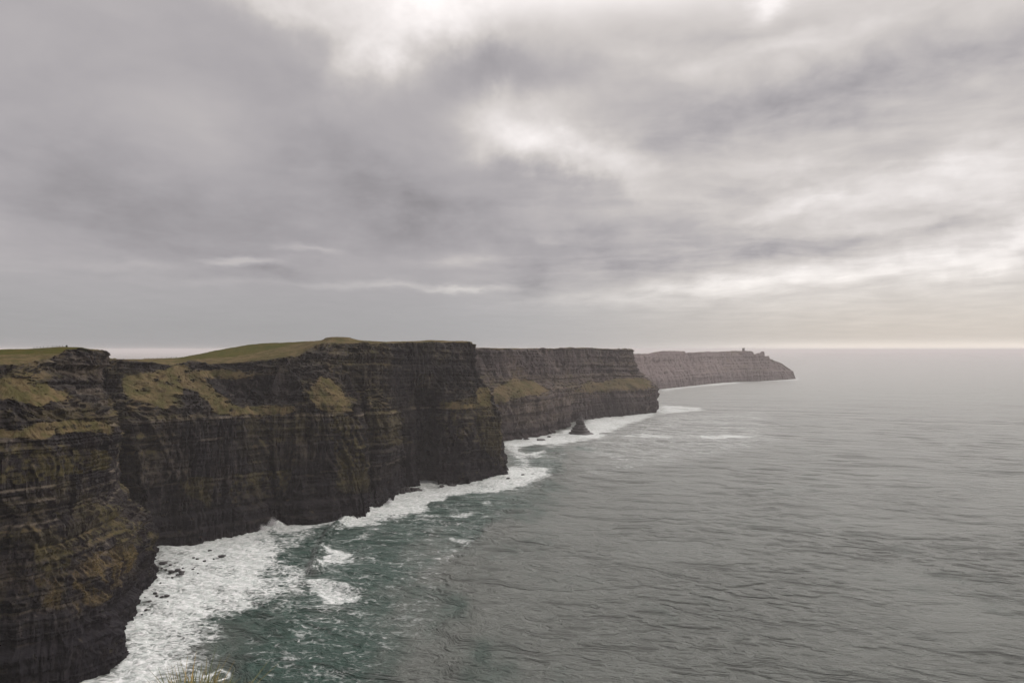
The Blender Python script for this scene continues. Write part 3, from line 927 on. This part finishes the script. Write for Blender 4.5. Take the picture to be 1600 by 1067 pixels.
def soft_poly(poly, edge):
    """1 inside, falling to 0 over edge (in metres) outside and inside the outline"""
    pw = [SEA(*p) for p in poly]
    ins = inpoly(X, Y, pw)
    d = seadist(X, Y, pw + [pw[0]])
    sd_ = np.where(ins, d, -d)
    return sstep(sd_, -edge, edge)


foam = np.zeros(X.shape)
near = Y < 2300
jit = 10 * fbm(np.stack([X / 22, Y / 22], -1), 4, 0.6, 9)
X0, Y0 = X.copy(), Y.copy()
X, Y = X + jit * (1 + (Y > 900)), Y + 10 * fbm(np.stack([X / 22, Y / 22], -1), 4, 0.6, 19) * (1 + (Y > 900))
# polygons trace the white water at sea level
FOAM = [
    ([(20, 1300), (60, 1150), (124, 1060), (172, 1030), (200, 940), (232, 905), (225, 850), (300, 835), (430, 810), (440, 850), (430, 900), (400, 930), (385, 960),
      (345, 965), (330, 1000), (300, 1040), (290, 1080), (240, 1300)], 0.96, 9),
    ([(290, 1010), (350, 1020), (358, 1060), (345, 1110), (280, 1110)], 0.62, 8),
    ([(400, 822), (520, 812), (505, 835), (480, 862), (450, 870), (500, 885), (490, 905), (440, 915), (400, 950), (380, 930)], 0.66, 10),
    ([(430, 880), (500, 890), (485, 925), (430, 940), (380, 950), (390, 900)], 0.70, 10),
    ([(420, 810), (520, 808), (590, 780), (600, 800), (560, 816), (520, 822), (425, 835)], 0.92, 5),
    ([(510, 835), (545, 800), (600, 770), (660, 740), (700, 740), (800, 728), (860, 730), (862, 745), (835, 752), (775, 770), (745, 772), (700, 778), (690, 795), (640, 806),
      (600, 818), (560, 822), (535, 824), (520, 832)], 0.93, 9),
    ([(640, 800), (700, 800), (760, 775), (770, 790), (745, 808), (700, 812), (640, 812)], 0.62, 8),
    ([(500, 850), (530, 855), (560, 868), (545, 880), (520, 880), (495, 885)], 0.86, 5),
    ([(480, 908), (510, 905), (545, 916), (562, 930), (550, 940), (500, 940), (472, 925)], 0.96, 4),
    ([(545, 835), (580, 830), (578, 838), (555, 846)], 0.66, 4),
    ([(575, 860), (610, 868), (600, 878), (575, 880)], 0.58, 5),
    ([(700, 838), (745, 845), (740, 862), (690, 850)], 0.58, 6),
    ([(680, 868), (712, 862), (712, 876), (672, 882)], 0.62, 5),
    ([(445, 972), (455, 972), (470, 985), (462, 986)], 0.8, 1.5),
    ([(785, 688), (830, 680), (870, 674), (900, 668), (915, 654), (950, 650), (1000, 645), (1027, 638), (1040, 644), (1010, 655), (975, 668), (940, 684), (900, 690), (860, 700), (845, 715),
      (855, 727), (800, 730)], 0.90, 14),
    ([(1027, 632), (1100, 637), (1100, 641), (1030, 648)], 0.80, 12), ([(980, 676), (1060, 681), (1060, 686), (960, 682)], 0.76, 14),
    ([(1086, 680), (1130, 680), (1178, 681), (1176, 685), (1100, 685)], 0.85, 6),
    ([(1028, 606), (1080, 601), (1160, 595), (1160, 599), (1080, 606), (1050, 610), (1035, 614)], 0.85, 25), ([(1190, 593), (1245, 590), (1250, 594), (1190, 597)], 0.8, 18),
    ([(870, 705), (890, 712), (885, 722), (865, 722)], 0.5, 10),
]
for poly, v, e in FOAM:
    foam = np.maximum(foam, v * soft_poly(poly, e * 1.7))
# calm dark pools inside the surf
for poly, v, e in [([(672, 785), (700, 778), (745, 786), (752, 798), (700, 806), (680, 798)], 0.75, 5), ([(815, 697), (850, 694), (860, 704), (815, 708)], 0.7, 9),
                   ([(810, 716), (865, 712), (880, 722), (830, 728)], 0.5, 9), ([(370, 955), (430, 945), (440, 975), (400, 1000), (372, 985)], 0.9, 6),
                   ([(470, 850), (500, 845), (498, 880), (440, 885), (430, 872)], 0.6, 8)]:
    foam *= 1 - v * soft_poly(poly, e)
# ring of foam near the bottom of the bay
ring = seadist(X0, Y0, [SEA(*p) for p in [(318, 1055), (345, 1044), (358, 1050), (356, 1058), (335, 1064), (318, 1066), (330, 1052), (350, 1047)]])
foam = np.maximum(foam, 0.9 * np.exp(-(ring / 1.4) ** 2))
# surf line hugging every cliff foot
for poly, wd, v in [([(130, 1067), (172, 1033), (184, 984), (201, 950), (224, 930), (232, 918), (232, 864), (300, 850), (380, 836), (430, 823), (520, 817), (577, 808), (583, 778), (590, 794), (604, 790), (613, 778), (644, 762),
                      (650, 750), (679, 753), (688, 760), (727, 757), (745, 751), (780, 746), (793, 743)], 9, 0.95)]:
    d = seadist(X0, Y0, [SEA(*p) for p in poly])
    foam = np.maximum(foam, v * np.exp(-(d / wd) ** 2))
X, Y = X0, Y0
foam = np.maximum(foam, 0.37 * soft_poly([(430, 815), (640, 790), (860, 700), (905, 720), (800, 820), (735, 880), (720, 960), (560, 1100), (330, 1100), (380, 940)], 30))
foam = np.maximum(foam, 0.46 * soft_poly([(880, 690), (1000, 650), (1200, 640), (1250, 690), (1100, 720), (900, 760)], 60))
foam = np.clip(foam * (0.95 + 0.34 * fbm(np.stack([(X + 0.4 * Y) / 15, (Y - 0.4 * X) / 40], -1), 4, 0.62, 6)), 0, 1)
# standing shapes of the breakers: a crest line with a steep dark face on the shore side
def crest(pts, height, wd, off=0.0):
    global Zs
    pw = [SEA(*p) for p in pts]
    d = seadist(X, Y, pw)
    Zs = Zs + height * np.exp(-(d / wd) ** 2) * (0.8 + 0.4 * vn(np.stack([X / 12, Y / 12], -1), 8))


crest([(545, 812), (525, 822), (512, 836), (500, 858), (493, 880), (490, 895)], 3.6, 4.0)
crest([(480, 912), (500, 908), (530, 914), (556, 926)], 2.4, 5)
crest([(820, 690), (880, 712), (878, 735), (815, 790), (760, 840), (728, 880), (715, 930), (722, 1000), (735, 1100)], 1.9, 11)
crest([(430, 940), (440, 965), (425, 1000), (400, 1030), (395, 1100)], 1.5, 7)
crest([(812, 700), (850, 704), (880, 712)], 1.6, 9)
# white water piles up: churned height
churn = fbm(np.stack([X / 7, Y / 7], -1), 4, 0.6, 33)
Zs += sstep(foam, 0.4, 0.95) * churn * 0.7 * (Y < 1400)
for (px, py, hgt, wd) in [(426, 823, 4.6, 4.0), (415, 826, 3.0, 4), (438, 822, 2.6, 3), (535, 812, 3.2, 5), (522, 818, 2.4, 4), (545, 809, 3.0, 5), (583, 790, 6.0, 3.0), (583, 797, 5.0, 3.5), (582, 780, 9.0, 3.0),
                          (608, 788, 2.5, 3), (655, 768, 1.6, 4), (570, 805, 2.0, 4), (390, 834, 2.0, 5), (1020, 643, 5, 8), (1028, 641, 5, 8)]:
    x_, y_ = SEA(px, py)
    r2 = ((X - x_) / (wd * (1 + y_ / 1500))) ** 2 + ((Y - y_) / (wd * 1.2)) ** 2
    bmp = np.exp(-r2)
    Zs += hgt * bmp * (0.75 + 0.7 * churn)
    foam = np.maximum(foam, np.clip(bmp * 1.6, 0, 1))
inshore_refl = soft_poly([(300, 830), (640, 780), (860, 690), (890, 700), (800, 810), (700, 880), (690, 960), (600, 1200), (300, 1200)], 90)  # inshore green, with the cliff reflection and sheen edge painted as water colour
inshore_refl = sstep(inshore_refl + 0.55 * fbm(np.stack([X / 30, Y / 60], -1), 4, 0.6, 71), 0.15, 0.95)
lace = sstep(Y, 5000, 500) * sstep(foam, 0.5, 0.0)
PS = np.stack([X, Y, Zs], -1)
sea = mesh_from_grid('sea', PS, MAT_SEA, dict(foam=foam, lace=lace, inshore_refl=inshore_refl), smooth=True)
tag(sea, 'grey green sea with white surf along the cliff foot', 'sea', None, 'structure')
del X, Y, X0, Y0, jit, foam, lace, Zs, ipx, ipy, PS


# ------------------------------------------------------------------ loose rocks
def rock(x, y, w, h, seed, flat=1.0, mat=MAT_SURF, jag=0.28, z=0.0):
    nu, nv = 14, 8
    vs, fs = [], []
    r_ = np.random.default_rng(seed)
    ox = r_.random() * 50
    for j in range(nv):
        ph = -0.5 + 2.0 * j / (nv - 1)
        ph = min(ph, math.pi / 2)
        for i in range(nu):
            a = 2 * math.pi * i / nu
            dv = np.array([[math.cos(a) * 1.3 + ox, math.sin(a) * 1.3, ph * 1.2 + ox]])
            k = 1 + jag * float(fbm(dv, 2, 0.6, seed % 13)[0]) * 1.8
            rr = math.cos(ph) ** 0.65 if ph < 1.56 else 0
            vs.append((w / 2 * k * rr * math.cos(a), w / 2 * k * rr * math.sin(a) * 0.8, h * (0.15 + 0.85 * math.sin(ph)) * (0.8 + 0.25 * k)))
    for j in range(nv - 1):
        for i in range(nu):
            i2 = (i + 1) % nu
            fs.append((j * nu + i, j * nu + i2, (j + 1) * nu + i2, (j + 1) * nu + i))
    fs.append(tuple(range((nv - 1) * nu, nv * nu)))
    fs.append(tuple(reversed(range(nu))))
    o = mesh_raw('rock', vs, fs, mat, None, smooth=False)
    o.location = (x, y, z if z else 0.35)
    o.rotation_euler = (0, 0, r_.random() * 0.6 - 0.3)
    return o


BAY = 'black boulders in the surf beside the near cliff'
ROCKS = [
    (255.4, 882, 11, 5, 'largest black boulder of the upper surf cluster, lumpy and nearest the bay wall', BAY),
    (243, 888, 9, 3.6, 'long low black boulder just left of and below the largest surf boulder', BAY),
    (235.5, 884.5, 5, 3, 'brownish wet rock half hidden in foam against the near cliff edge', BAY),
    (259, 891, 4.5, 2, 'small flat rock directly below the largest surf boulder', BAY),
    (268, 894, 9, 3.4, 'wide flat black rock left of the pair of touching boulders in the cluster', BAY),
    (277, 891.5, 9, 3.6, 'jagged boulder forming the upper half of the touching pair', BAY),
    (283.5, 895, 9.5, 3.6, 'wide boulder forming the lower right half of the touching pair', BAY),
    (284, 898, 7, 2.4, 'low rock tucked just below the touching pair of boulders', BAY),
    (277, 898.8, 5, 2.2, 'small rock just below and left of the touching pair of boulders', BAY),
    (269.5, 903, 4, 2.4, 'lone rock below the whole upper cluster of surf boulders', BAY),
    (253, 888.7, 4, 2, 'small rock touching foam below left of the largest surf boulder', BAY),
    (267, 883.3, 6, 1.6, 'thin flat rock right of the largest surf boulder', BAY),
    (278.5, 880, 5.5, 2, 'topmost small rock to the right of the largest surf boulder', BAY),
    (302.7, 872, 4.5, 2, 'upper rock of the tiny diagonal pair in open foam towards the bay wall', BAY),
    (308, 874, 5, 2, 'lower right rock of the tiny diagonal pair in open foam towards the bay wall', BAY),
    (319.8, 877, 4.5, 2, 'lone dark rock in foam left of the long black slab', BAY),
    (347, 869.8, 11, 2.6, 'long flat black slab lying alone farthest right in the white foam', BAY),
    (328, 860.6, 6, 1.6, 'thin rock farthest up the foam close under the bay wall', BAY),
    (307.7, 885, 4.5, 1.8, 'upper rock of three tiny ones in a slanting row', BAY),
    (301.5, 890, 4, 1.8, 'lower rock of three tiny ones in a slanting row', BAY),
    (242, 928, 6, 3, 'black boulder at the top of the lower group near the cliff toe', BAY),
    (245, 932, 5.5, 2.4, 'boulder directly under the top one of the lower group', BAY),
    (252.6, 933.3, 6, 2, 'flat rock in the middle of the lower group near the cliff toe', BAY),
    (260.5, 931, 8, 2, 'long thin rock at the right end of the lower group', BAY),
    (234, 941.6, 8, 3.4, 'largest smooth black boulder of the lower group, left of the rest', BAY),
    (243.8, 945.7, 5, 2, 'small rock right of the largest boulder of the lower group', BAY),
    (228, 954, 5, 2.6, 'lowest dark rock in the foam beside the near cliff', BAY),
]
for i, (px, py, wp, hp, lb, gp) in enumerate(ROCKS):
    x, y = SEA(px, py)
    k = y / F
    tag(rock(x, y, wp * k * 1.05, hp * k * 0.75, 100 + i), lb, 'rock', gp)
LEDGE = 'rocks along the foot of the promontory'
for i, (px, py, wp, hp, lb) in enumerate([
        (620, 773, 6, 6, 'leftmost rock of the white streaked row at the foot of the middle buttress'),
        (629, 771, 9, 9, 'second rock of the streaked row at the buttress foot, rounded and tall'),
        (637, 769.5, 9, 7, 'third rock of the streaked row at the buttress foot'),
        (644, 768, 8, 7, 'fourth rock of the streaked row at the buttress foot'),
        (652, 767.5, 14, 6, 'flat topped block at the right end of the streaked row at the buttress foot'),
        (634, 765.5, 11, 5, 'dark slab behind the streaked row of rocks against the buttress'),
        (690, 761, 8, 3.5, 'small block in foam at the right side of the dark cove'),
        (708, 758.5, 15, 1.8, 'long low slab under the sheer wall right of the dark cove'),
        (794.5, 748, 6, 2, 'flat rock in foam just beyond the promontory corner'),
        (817, 742.5, 6, 2, 'small rock in foam right of the promontory corner, second outward'),
        (834, 741.3, 6, 1.5, 'small rock in foam farthest out from the promontory corner')]):
    x, y = SEA(px, py)
    k = y / F
    tag(rock(x, y, wp * k, hp * k * 0.85, 300 + i, jag=0.35), lb, 'rock', LEDGE)
FARG = 'low rocks off the hazy middle cliff'
for i, (px, py, wp, hp, lb) in enumerate([
        (845, 688, 14, 2.2, 'flat dark reef rock in foam before the hazy middle cliff, left of the stack'),
        (858, 682.6, 6, 1.4, 'tiny rock right of the flat reef rock before the middle cliff'),
        (822, 686.6, 9, 1.6, 'low rock close in under the left end of the middle cliff'),
        (943, 677.8, 13, 1.1, 'thin flat reef rock breaking the foam right of the sea stack')]):
    x, y = SEA(px, py)
    k = y / F
    tag(rock(x, y, wp * k, hp * k, 330 + i), lb, 'rock', FARG)
# the scatter of specks between them, alike
SG = 'tiny black rock specks scattered in the foam by the near cliff'
for i, (px, py, wp, lb) in enumerate([
        (240.8, 892, 4, 'tiny rock speck in foam closest to the near cliff, left of the flat rock'),
        (284.3, 883.6, 3, 'tiny rock speck right of the topmost rock of the upper cluster'),
        (285.5, 888.4, 3.4, 'tiny rock speck just above the touching pair of boulders'),
        (309.4, 896.6, 3, 'tiny lone speck in open foam below the slanting row of three'),
        (334, 874, 3, 'tiny speck in foam between the lone dark rock and the long black slab'),
        (304.6, 887.4, 3, 'middle and smallest rock of three tiny ones in a slanting row'),
        (251, 911.4, 3, 'tiny lone speck in foam midway between upper cluster and lower group'),
        (226.5, 934.4, 2.8, 'tiny speck in foam left of the lower group, against the cliff toe'),
        (262, 941, 3, 'tiny speck in foam under the long thin rock of the lower group'),
        (222, 961, 3, 'tiny speck in foam below the lowest dark rock beside the near cliff')]):
    x, y = SEA(px, py)
    k = y / F
    tag(rock(x, y, wp * k, 1.3 * k, 500 + i), lb, 'rock', SG)

# ------------------------------------------------------------------ sea stack
lev = [(677.6, 889.5, 926.5), (676, 891, 924.5), (673, 892.8, 920), (670, 894.5, 917.6), (667.6, 895.2, 915.8), (666, 896.6, 914.8), (664, 900, 914), (661, 900.4, 913), (658, 900.2, 912.2), (655, 900.6, 911.2),
       (653.6, 903.6, 910.6), (651.5, 905, 909.6), (649.5, 906.4, 908.8), (647.6, 907.4, 908.1)]
Ys = 1256.0
nu = 56
vs, fs = [], []
cx0 = (907 - 800) / F * Ys
dense = []
for a, b in zip(lev[:-1], lev[1:]):
    for t in np.linspace(0, 1, 5)[:-1]:
        dense.append(tuple(np.array(a) * (1 - t) + np.array(b) * t))
dense.append(lev[-1])
dense = [(dense[0][0] + 6, dense[0][1] - 1, dense[0][2] + 1)] + dense
for j, (py, xl, xr) in enumerate(dense):
    z = H + (EYE - py) / F * Ys + 0.15
    xa, xb = (xl - 800) / F * Ys, (xr - 800) / F * Ys
    cx, rx = (xa + xb) / 2, (xb - xa) / 2
    for i in range(nu):
        a = 2 * math.pi * i / nu
        pn = np.array([[math.cos(a) * 2.2, math.sin(a) * 2.2, z / 9]])
        kz = 1 + 0.16 * float(fbm(pn, 3, 0.6, 4)[0]) + 0.07 * math.copysign(1, math.sin(z * 1.4 + math.cos(a)))
        pw = 0.8
        vs.append((cx - cx0 + rx * kz * math.copysign(abs(math.cos(a)) ** pw, math.cos(a)), max(rx * 0.8, 1.0) * kz * math.copysign(abs(math.sin(a)) ** pw, math.sin(a)), z))
for j in range(len(dense) - 1):
    for i in range(nu):
        i2 = (i + 1) % nu
        fs.append((j * nu + i, j * nu + i2, (j + 1) * nu + i2, (j + 1) * nu + i))
fs.append(tuple(range((len(dense) - 1) * nu, len(dense) * nu)))
st = mesh_raw('sea_stack', vs, fs, MAT_SURF)
st.location = (cx0, Ys, 0)
tag(st, 'dark pointed sea stack standing in white surf before the hazy middle cliff', 'sea stack')

# ------------------------------------------------------------------ tower on the far headland
MAT_STONE = plain_material('weathered_stone', (0.10, 0.085, 0.075), (0.17, 0.15, 0.13), 0.5)
MAT_DARK = plain_material('dark_opening', (0.02, 0.02, 0.02), (0.03, 0.03, 0.03), 1)
tY = 3340 + 95
tx, _, tz = PT(1161.6, 548.6, tY)
root = bpy.data.objects.new('stone_tower', None)
COL.objects.link(root)
root.location = (tx, tY, tz - 2)
tag(root, 'small square stone tower standing alone on the far headland', 'tower')
hw, ht = 4.9, 17.0


def boxv(x0, x1, y0, y1, z0, z1, taper=0.0):
    t = taper
    v = [(x0, y0, z0), (x1, y0, z0), (x1, y1, z0), (x0, y1, z0), (x0 + t, y0 + t, z1), (x1 - t, y0 + t, z1), (x1 - t, y1 - t, z1), (x0 + t, y1 - t, z1)]
    f = [(0, 3, 2, 1), (4, 5, 6, 7), (0, 1, 5, 4), (1, 2, 6, 5), (2, 3, 7, 6), (3, 0, 4, 7)]
    return v, f


def join(parts):
    V, Fc = [], []
    for v, f in parts:
        o = len(V)
        V += v
        Fc += [tuple(i + o for i in q_) for q_ in f]
    return V, Fc


V, Fc = boxv(-hw, hw, -hw, hw, 0, 14.2, 0.35)
mesh_raw('wall', V, Fc, MAT_STONE, root)
crn = [boxv(-hw - 0.25, hw + 0.25, -hw - 0.25, hw + 0.25, 14.2, 15.4)]
for cx_ in (-1, 0, 1):
    for cy_ in (-1, 0, 1):
        if cx_ or cy_:
            crn.append(boxv(cx_ * 4.2 - 0.9, cx_ * 4.2 + 0.9, cy_ * 4.2 - 0.9, cy_ * 4.2 + 0.9, 15.4, 17.0))
V, Fc = join(crn)
mesh_raw('parapet', V, Fc, MAT_STONE, root)
for z0 in (3.0, 9.5):
    V, Fc = boxv(-0.6, 0.6, -hw - 0.05, -hw + 0.6, z0, z0 + 1.9)
    mesh_raw('window', V, Fc, MAT_DARK, root)


# ------------------------------------------------------------------ fences on the cliff tops
MAT_WOOD = plain_material('weathered_wood', (0.07, 0.06, 0.05), (0.13, 0.11, 0.09), 3)


def fence(pts, label, hpost=1.5, wpost=0.22):
    x0, y0, z0 = pts[0]
    rt = bpy.data.objects.new('fence', None)
    COL.objects.link(rt)
    rt.location = pts[0]
    tag(rt, label, 'fence')
    V, Fc = boxv(-wpost / 2, wpost / 2, -wpost / 2, wpost / 2, -1.2, hpost, 0.02)
    src = None
    for (x, y, z) in pts:
        if src is None:
            src = mesh_raw('post', V, Fc, MAT_WOOD, rt)
            o = src
        else:
            o = src.copy()
            COL.objects.link(o)
            o.parent = rt
        o.location = (x - x0, y - y0, z - z0)
    wires = []
    for (a, b) in zip(pts[:-1], pts[1:]):
        for hh in (0.55, 0.95, 1.35):
            A3 = np.array(a) - pts[0] + (0, 0, hh * hpost / 1.5)
            B3 = np.array(b) - pts[0] + (0, 0, hh * hpost / 1.5)
            r_ = 0.02
            v = [tuple(A3 + (0, 0, r_)), tuple(A3 - (0, 0, r_)), tuple(A3 + (0, r_, 0)), tuple(B3 + (0, 0, r_)), tuple(B3 - (0, 0, r_)), tuple(B3 + (0, r_, 0))]
            wires.append((v, [(0, 1, 4, 3), (1, 2, 5, 4), (2, 0, 3, 5)]))
    V, Fc = join(wires)
    mesh_raw('wire', V, Fc, MAT_WOOD, rt)
    return rt


fence([np.array(PT(px, py + 0.4, 449)) for px, py in [(53, 545.6), (58, 545), (63, 544.8), (68, 544.2), (75, 543.8), (82, 543.4), (89, 543), (93, 543), (98, 542.8)]],
      'thin wire fence on leaning posts along the skyline of the near cliff top')
fence([np.array(PT(px, py + 0.3, Yf)) for px, py, Yf in [(226, 561.6, 655), (232, 561.4, 657), (239, 561.2, 659), (246, 560.9, 661), (253, 560.4, 668), (260, 560, 680), (268, 559.6, 688), (276, 559.2, 692)]],
      'low post fence along the bay cliff top, left of the green field', 1.6)
o = rock(*PT(104.3, 542.2, 449)[:2], 1.3, 1.3, 901, z=PT(104.3, 542.4, 449)[2])
tag(o, 'small dark stone on the skyline of the near cliff top, right of the fence', 'rock')

# ------------------------------------------------------------------ viewpoint ground and its grass, just below the frame
MAT_TURF = rock_material('turf_ground', 4.0, 1.0)
gx = np.linspace(-6, 6, 90)
prof = [(-5.0, 148.35), (-3, 148.38), (-1, 148.4), (0.5, 148.42), (1.6, 148.42), (2.4, 148.36), (2.9, 148.2), (3.2, 147.8), (3.35, 147.0), (3.5, 145.0), (3.8, 140), (4.5, 128), (6, 108), (9, 80), (12, 50), (16, 20), (20, -8)]
pr = np.array(prof)
tt = np.concatenate([[0], np.cumsum(np.hypot(*np.diff(pr, axis=0).T))])
tq = np.concatenate([np.linspace(0, tt[9], 90), np.linspace(tt[9], tt[-1], 160)[1:]])
py_, pz_ = np.interp(tq, tt, pr[:, 0]), np.interp(tq, tt, pr[:, 1])
GXX, GY = np.meshgrid(gx, py_)
_, GZ = np.meshgrid(gx, pz_)
wide = np.interp(GZ, [0, 148], [5.0, 1.0])
nn = fbm(np.stack([GXX * 1.3, GY * 1.3, GZ * 0.4], -1), 4, 0.6, 3)
isw = sstep(GZ, 147.5, 140)
P = np.stack([GXX * wide, GY - 0.0012 * GXX ** 2 * wide ** 2 + nn * 0.9 * isw, GZ + nn * 0.07 * (1 - isw)], -1)
gm = sstep(GZ, 130, 147)
gobj = mesh_from_grid('ground', P, MAT_TURF, dict(grass=gm, pale=0 * gm, moss=0.3 + 0 * gm, ochre=0 * gm, wet=0 * gm, lush=0.5 * gm))
tag(gobj, 'turf at the edge of the viewpoint cliff under the photographer', 'ground', None, 'structure')


def blade_material():
    m, T = new_mat('grass_blades')
    rnd = T.attr('tone').outputs['Fac']
    c = T.mix(T.ss(rnd, 0.0, 0.5), (0.060, 0.085, 0.022), (0.14, 0.13, 0.035))
    c = T.mix(T.ss(rnd, 0.6, 1.0), c, (0.30, 0.21, 0.08))
    p = T.n('ShaderNodeBsdfPrincipled')
    T.put(p.inputs['Base Color'], c)
    p.inputs['Roughness'].default_value = 0.7
    o_ = T.n('ShaderNodeOutputMaterial')
    T.put(o_.inputs[0], p.outputs[0])
    return m


MAT_BLADE = blade_material()


def tuft(cx, cy, cz, n, hmean, spread, label, seed):
    r_ = np.random.default_rng(seed)
    V, Fc, tone = [], [], []
    for i in range(n):
        bx, by = r_.normal(0, spread), r_.normal(0, spread * 0.6)
        hh = hmean * (0.55 + 0.6 * r_.random()) * math.exp(-(bx / (spread * 2.2)) ** 2)
        lean = r_.normal(-0.25, 0.5)
        leany = r_.normal(0.1, 0.35)
        wd = 0.0028 + 0.002 * r_.random()
        t_ = r_.random()
        o0 = len(V)
        K = 6
        for k in range(K):
            f = k / (K - 1)
            x = bx + lean * hh * f ** 1.8
            y = by + leany * hh * f ** 1.8
            z = hh * (f - 0.18 * f * f * abs(lean) * 1.5)
            ww = wd * (1 - f) ** 0.7 + 0.0004
            V += [(x - ww, y, z), (x + ww, y + ww * 0.4, z)]
            tone += [t_, t_]
        for k in range(K - 1):
            a = o0 + 2 * k
            Fc.append((a, a + 1, a + 3, a + 2))
    ob = mesh_raw('grass', V, Fc, MAT_BLADE)
    at = ob.data.attributes.new('tone', 'FLOAT', 'POINT')
    at.data.foreach_set('value', np.array(tone, np.float32))
    ob.location = (cx, cy, cz)
    tag(ob, label, 'grass', None, 'stuff')
    return ob


bz = 148.40
tuft((318 - 800) / F * 3.0, 2.86, 148.30, 2200, 0.32, 0.085, 'tuft of yellow green grass blades poking up at the bottom edge', 41)
tuft((345 - 800) / F * 3.0, 2.90, 148.275, 1300, 0.29, 0.07, 'shorter darker grass right of the tall tuft at the bottom edge', 42)


# ------------------------------------------------------------------ spray thrown up where waves hit the rock
def spray_material():
    m, T = new_mat('spray')
    d = T.n('ShaderNodeBsdfDiffuse')
    T.put(d.inputs[0], (0.82, 0.82, 0.84))
    t = T.n('ShaderNodeBsdfTranslucent')
    T.put(t.inputs[0], (0.82, 0.82, 0.84))
    mx = T.n('ShaderNodeMixShader')
    mx.inputs[0].default_value = 0.4
    T.put(mx.inputs[1], d.outputs[0])
    T.put(mx.inputs[2], t.outputs[0])
    o_ = T.n('ShaderNodeOutputMaterial')
    T.put(o_.inputs[0], mx.outputs[0])
    return m


MAT_SPRAY = spray_material()
OCT = np.array([(1, 0, 0), (-1, 0, 0), (0, 1, 0), (0, -1, 0), (0, 0, 1), (0, 0, -1)], float)
OF = [(0, 2, 4), (2, 1, 4), (1, 3, 4), (3, 0, 4), (2, 0, 5), (1, 2, 5), (3, 1, 5), (0, 3, 5)]


def spray(px, py, n, w, h, label, seed, rad=0.16):
    r_ = np.random.default_rng(seed)
    x, y = SEA(px, py)
    V, Fc = [], []
    for i in range(n):
        f = r_.random() ** 1.7
        sx = r_.normal(0, w * (1 - 0.6 * f))
        c = np.array([sx, r_.normal(0, w * 0.4), f * h * math.exp(-(sx / (w * 1.6)) ** 2) * (0.8 + 0.4 * r_.random())])
        rr = rad * (0.4 + 1.0 * r_.random()) * (1.25 - f)
        o0 = len(V)
        V += [tuple(c + OCT[k] * rr * (1 + 0.4 * r_.random())) for k in range(6)]
        Fc += [tuple(o0 + q_ for q_ in t_) for t_ in OF]
    ob = mesh_raw('spray', V, Fc, MAT_SPRAY)
    ob.location = (x, y, 0.3)
    tag(ob, label, 'spray', None, 'stuff')


spray(426, 824, 4200, 4.0, 8.0, 'white spray thrown up against the middle of the bay wall', 61)
spray(410, 828, 1500, 4.0, 4.5, 'lower white spray left of the big splash on the bay wall', 62)
spray(535, 813, 2600, 5.5, 5.5, 'white crest spray of the breaker left of the cleft', 63)
spray(582, 790, 3800, 1.6, 15.0, 'tall white spray shooting up inside the narrow cleft', 64)
spray(609, 787, 1200, 2.4, 5.5, 'white spray at the right foot of the small buttress', 65)
spray(1022, 643, 900, 9.0, 10.0, 'white spray at the foot of the hazy middle cliff corner', 66, 0.5)

# ------------------------------------------------------------------ haze: sea air between here and the horizon
m = bpy.data.materials.new('sea_air')
m.use_nodes = True
T = NT(m.node_tree)
pv = T.n('ShaderNodeVolumePrincipled')
pv.inputs['Color'].default_value = (0.83, 0.79, 0.805, 1)
pv.inputs['Density'].default_value = 0.00007
pv.inputs['Anisotropy'].default_value = 0.05
o_ = T.n('ShaderNodeOutputMaterial')
T.put(o_.inputs['Volume'], pv.outputs[0])
R_ = 70000.0
V, Fc = boxv(-R_, R_, -300, 43000, -10, 172)
hz_o = mesh_raw('haze', V, Fc, m)
tag(hz_o, 'pale sea haze veiling the far cliffs', 'haze', None, 'stuff')
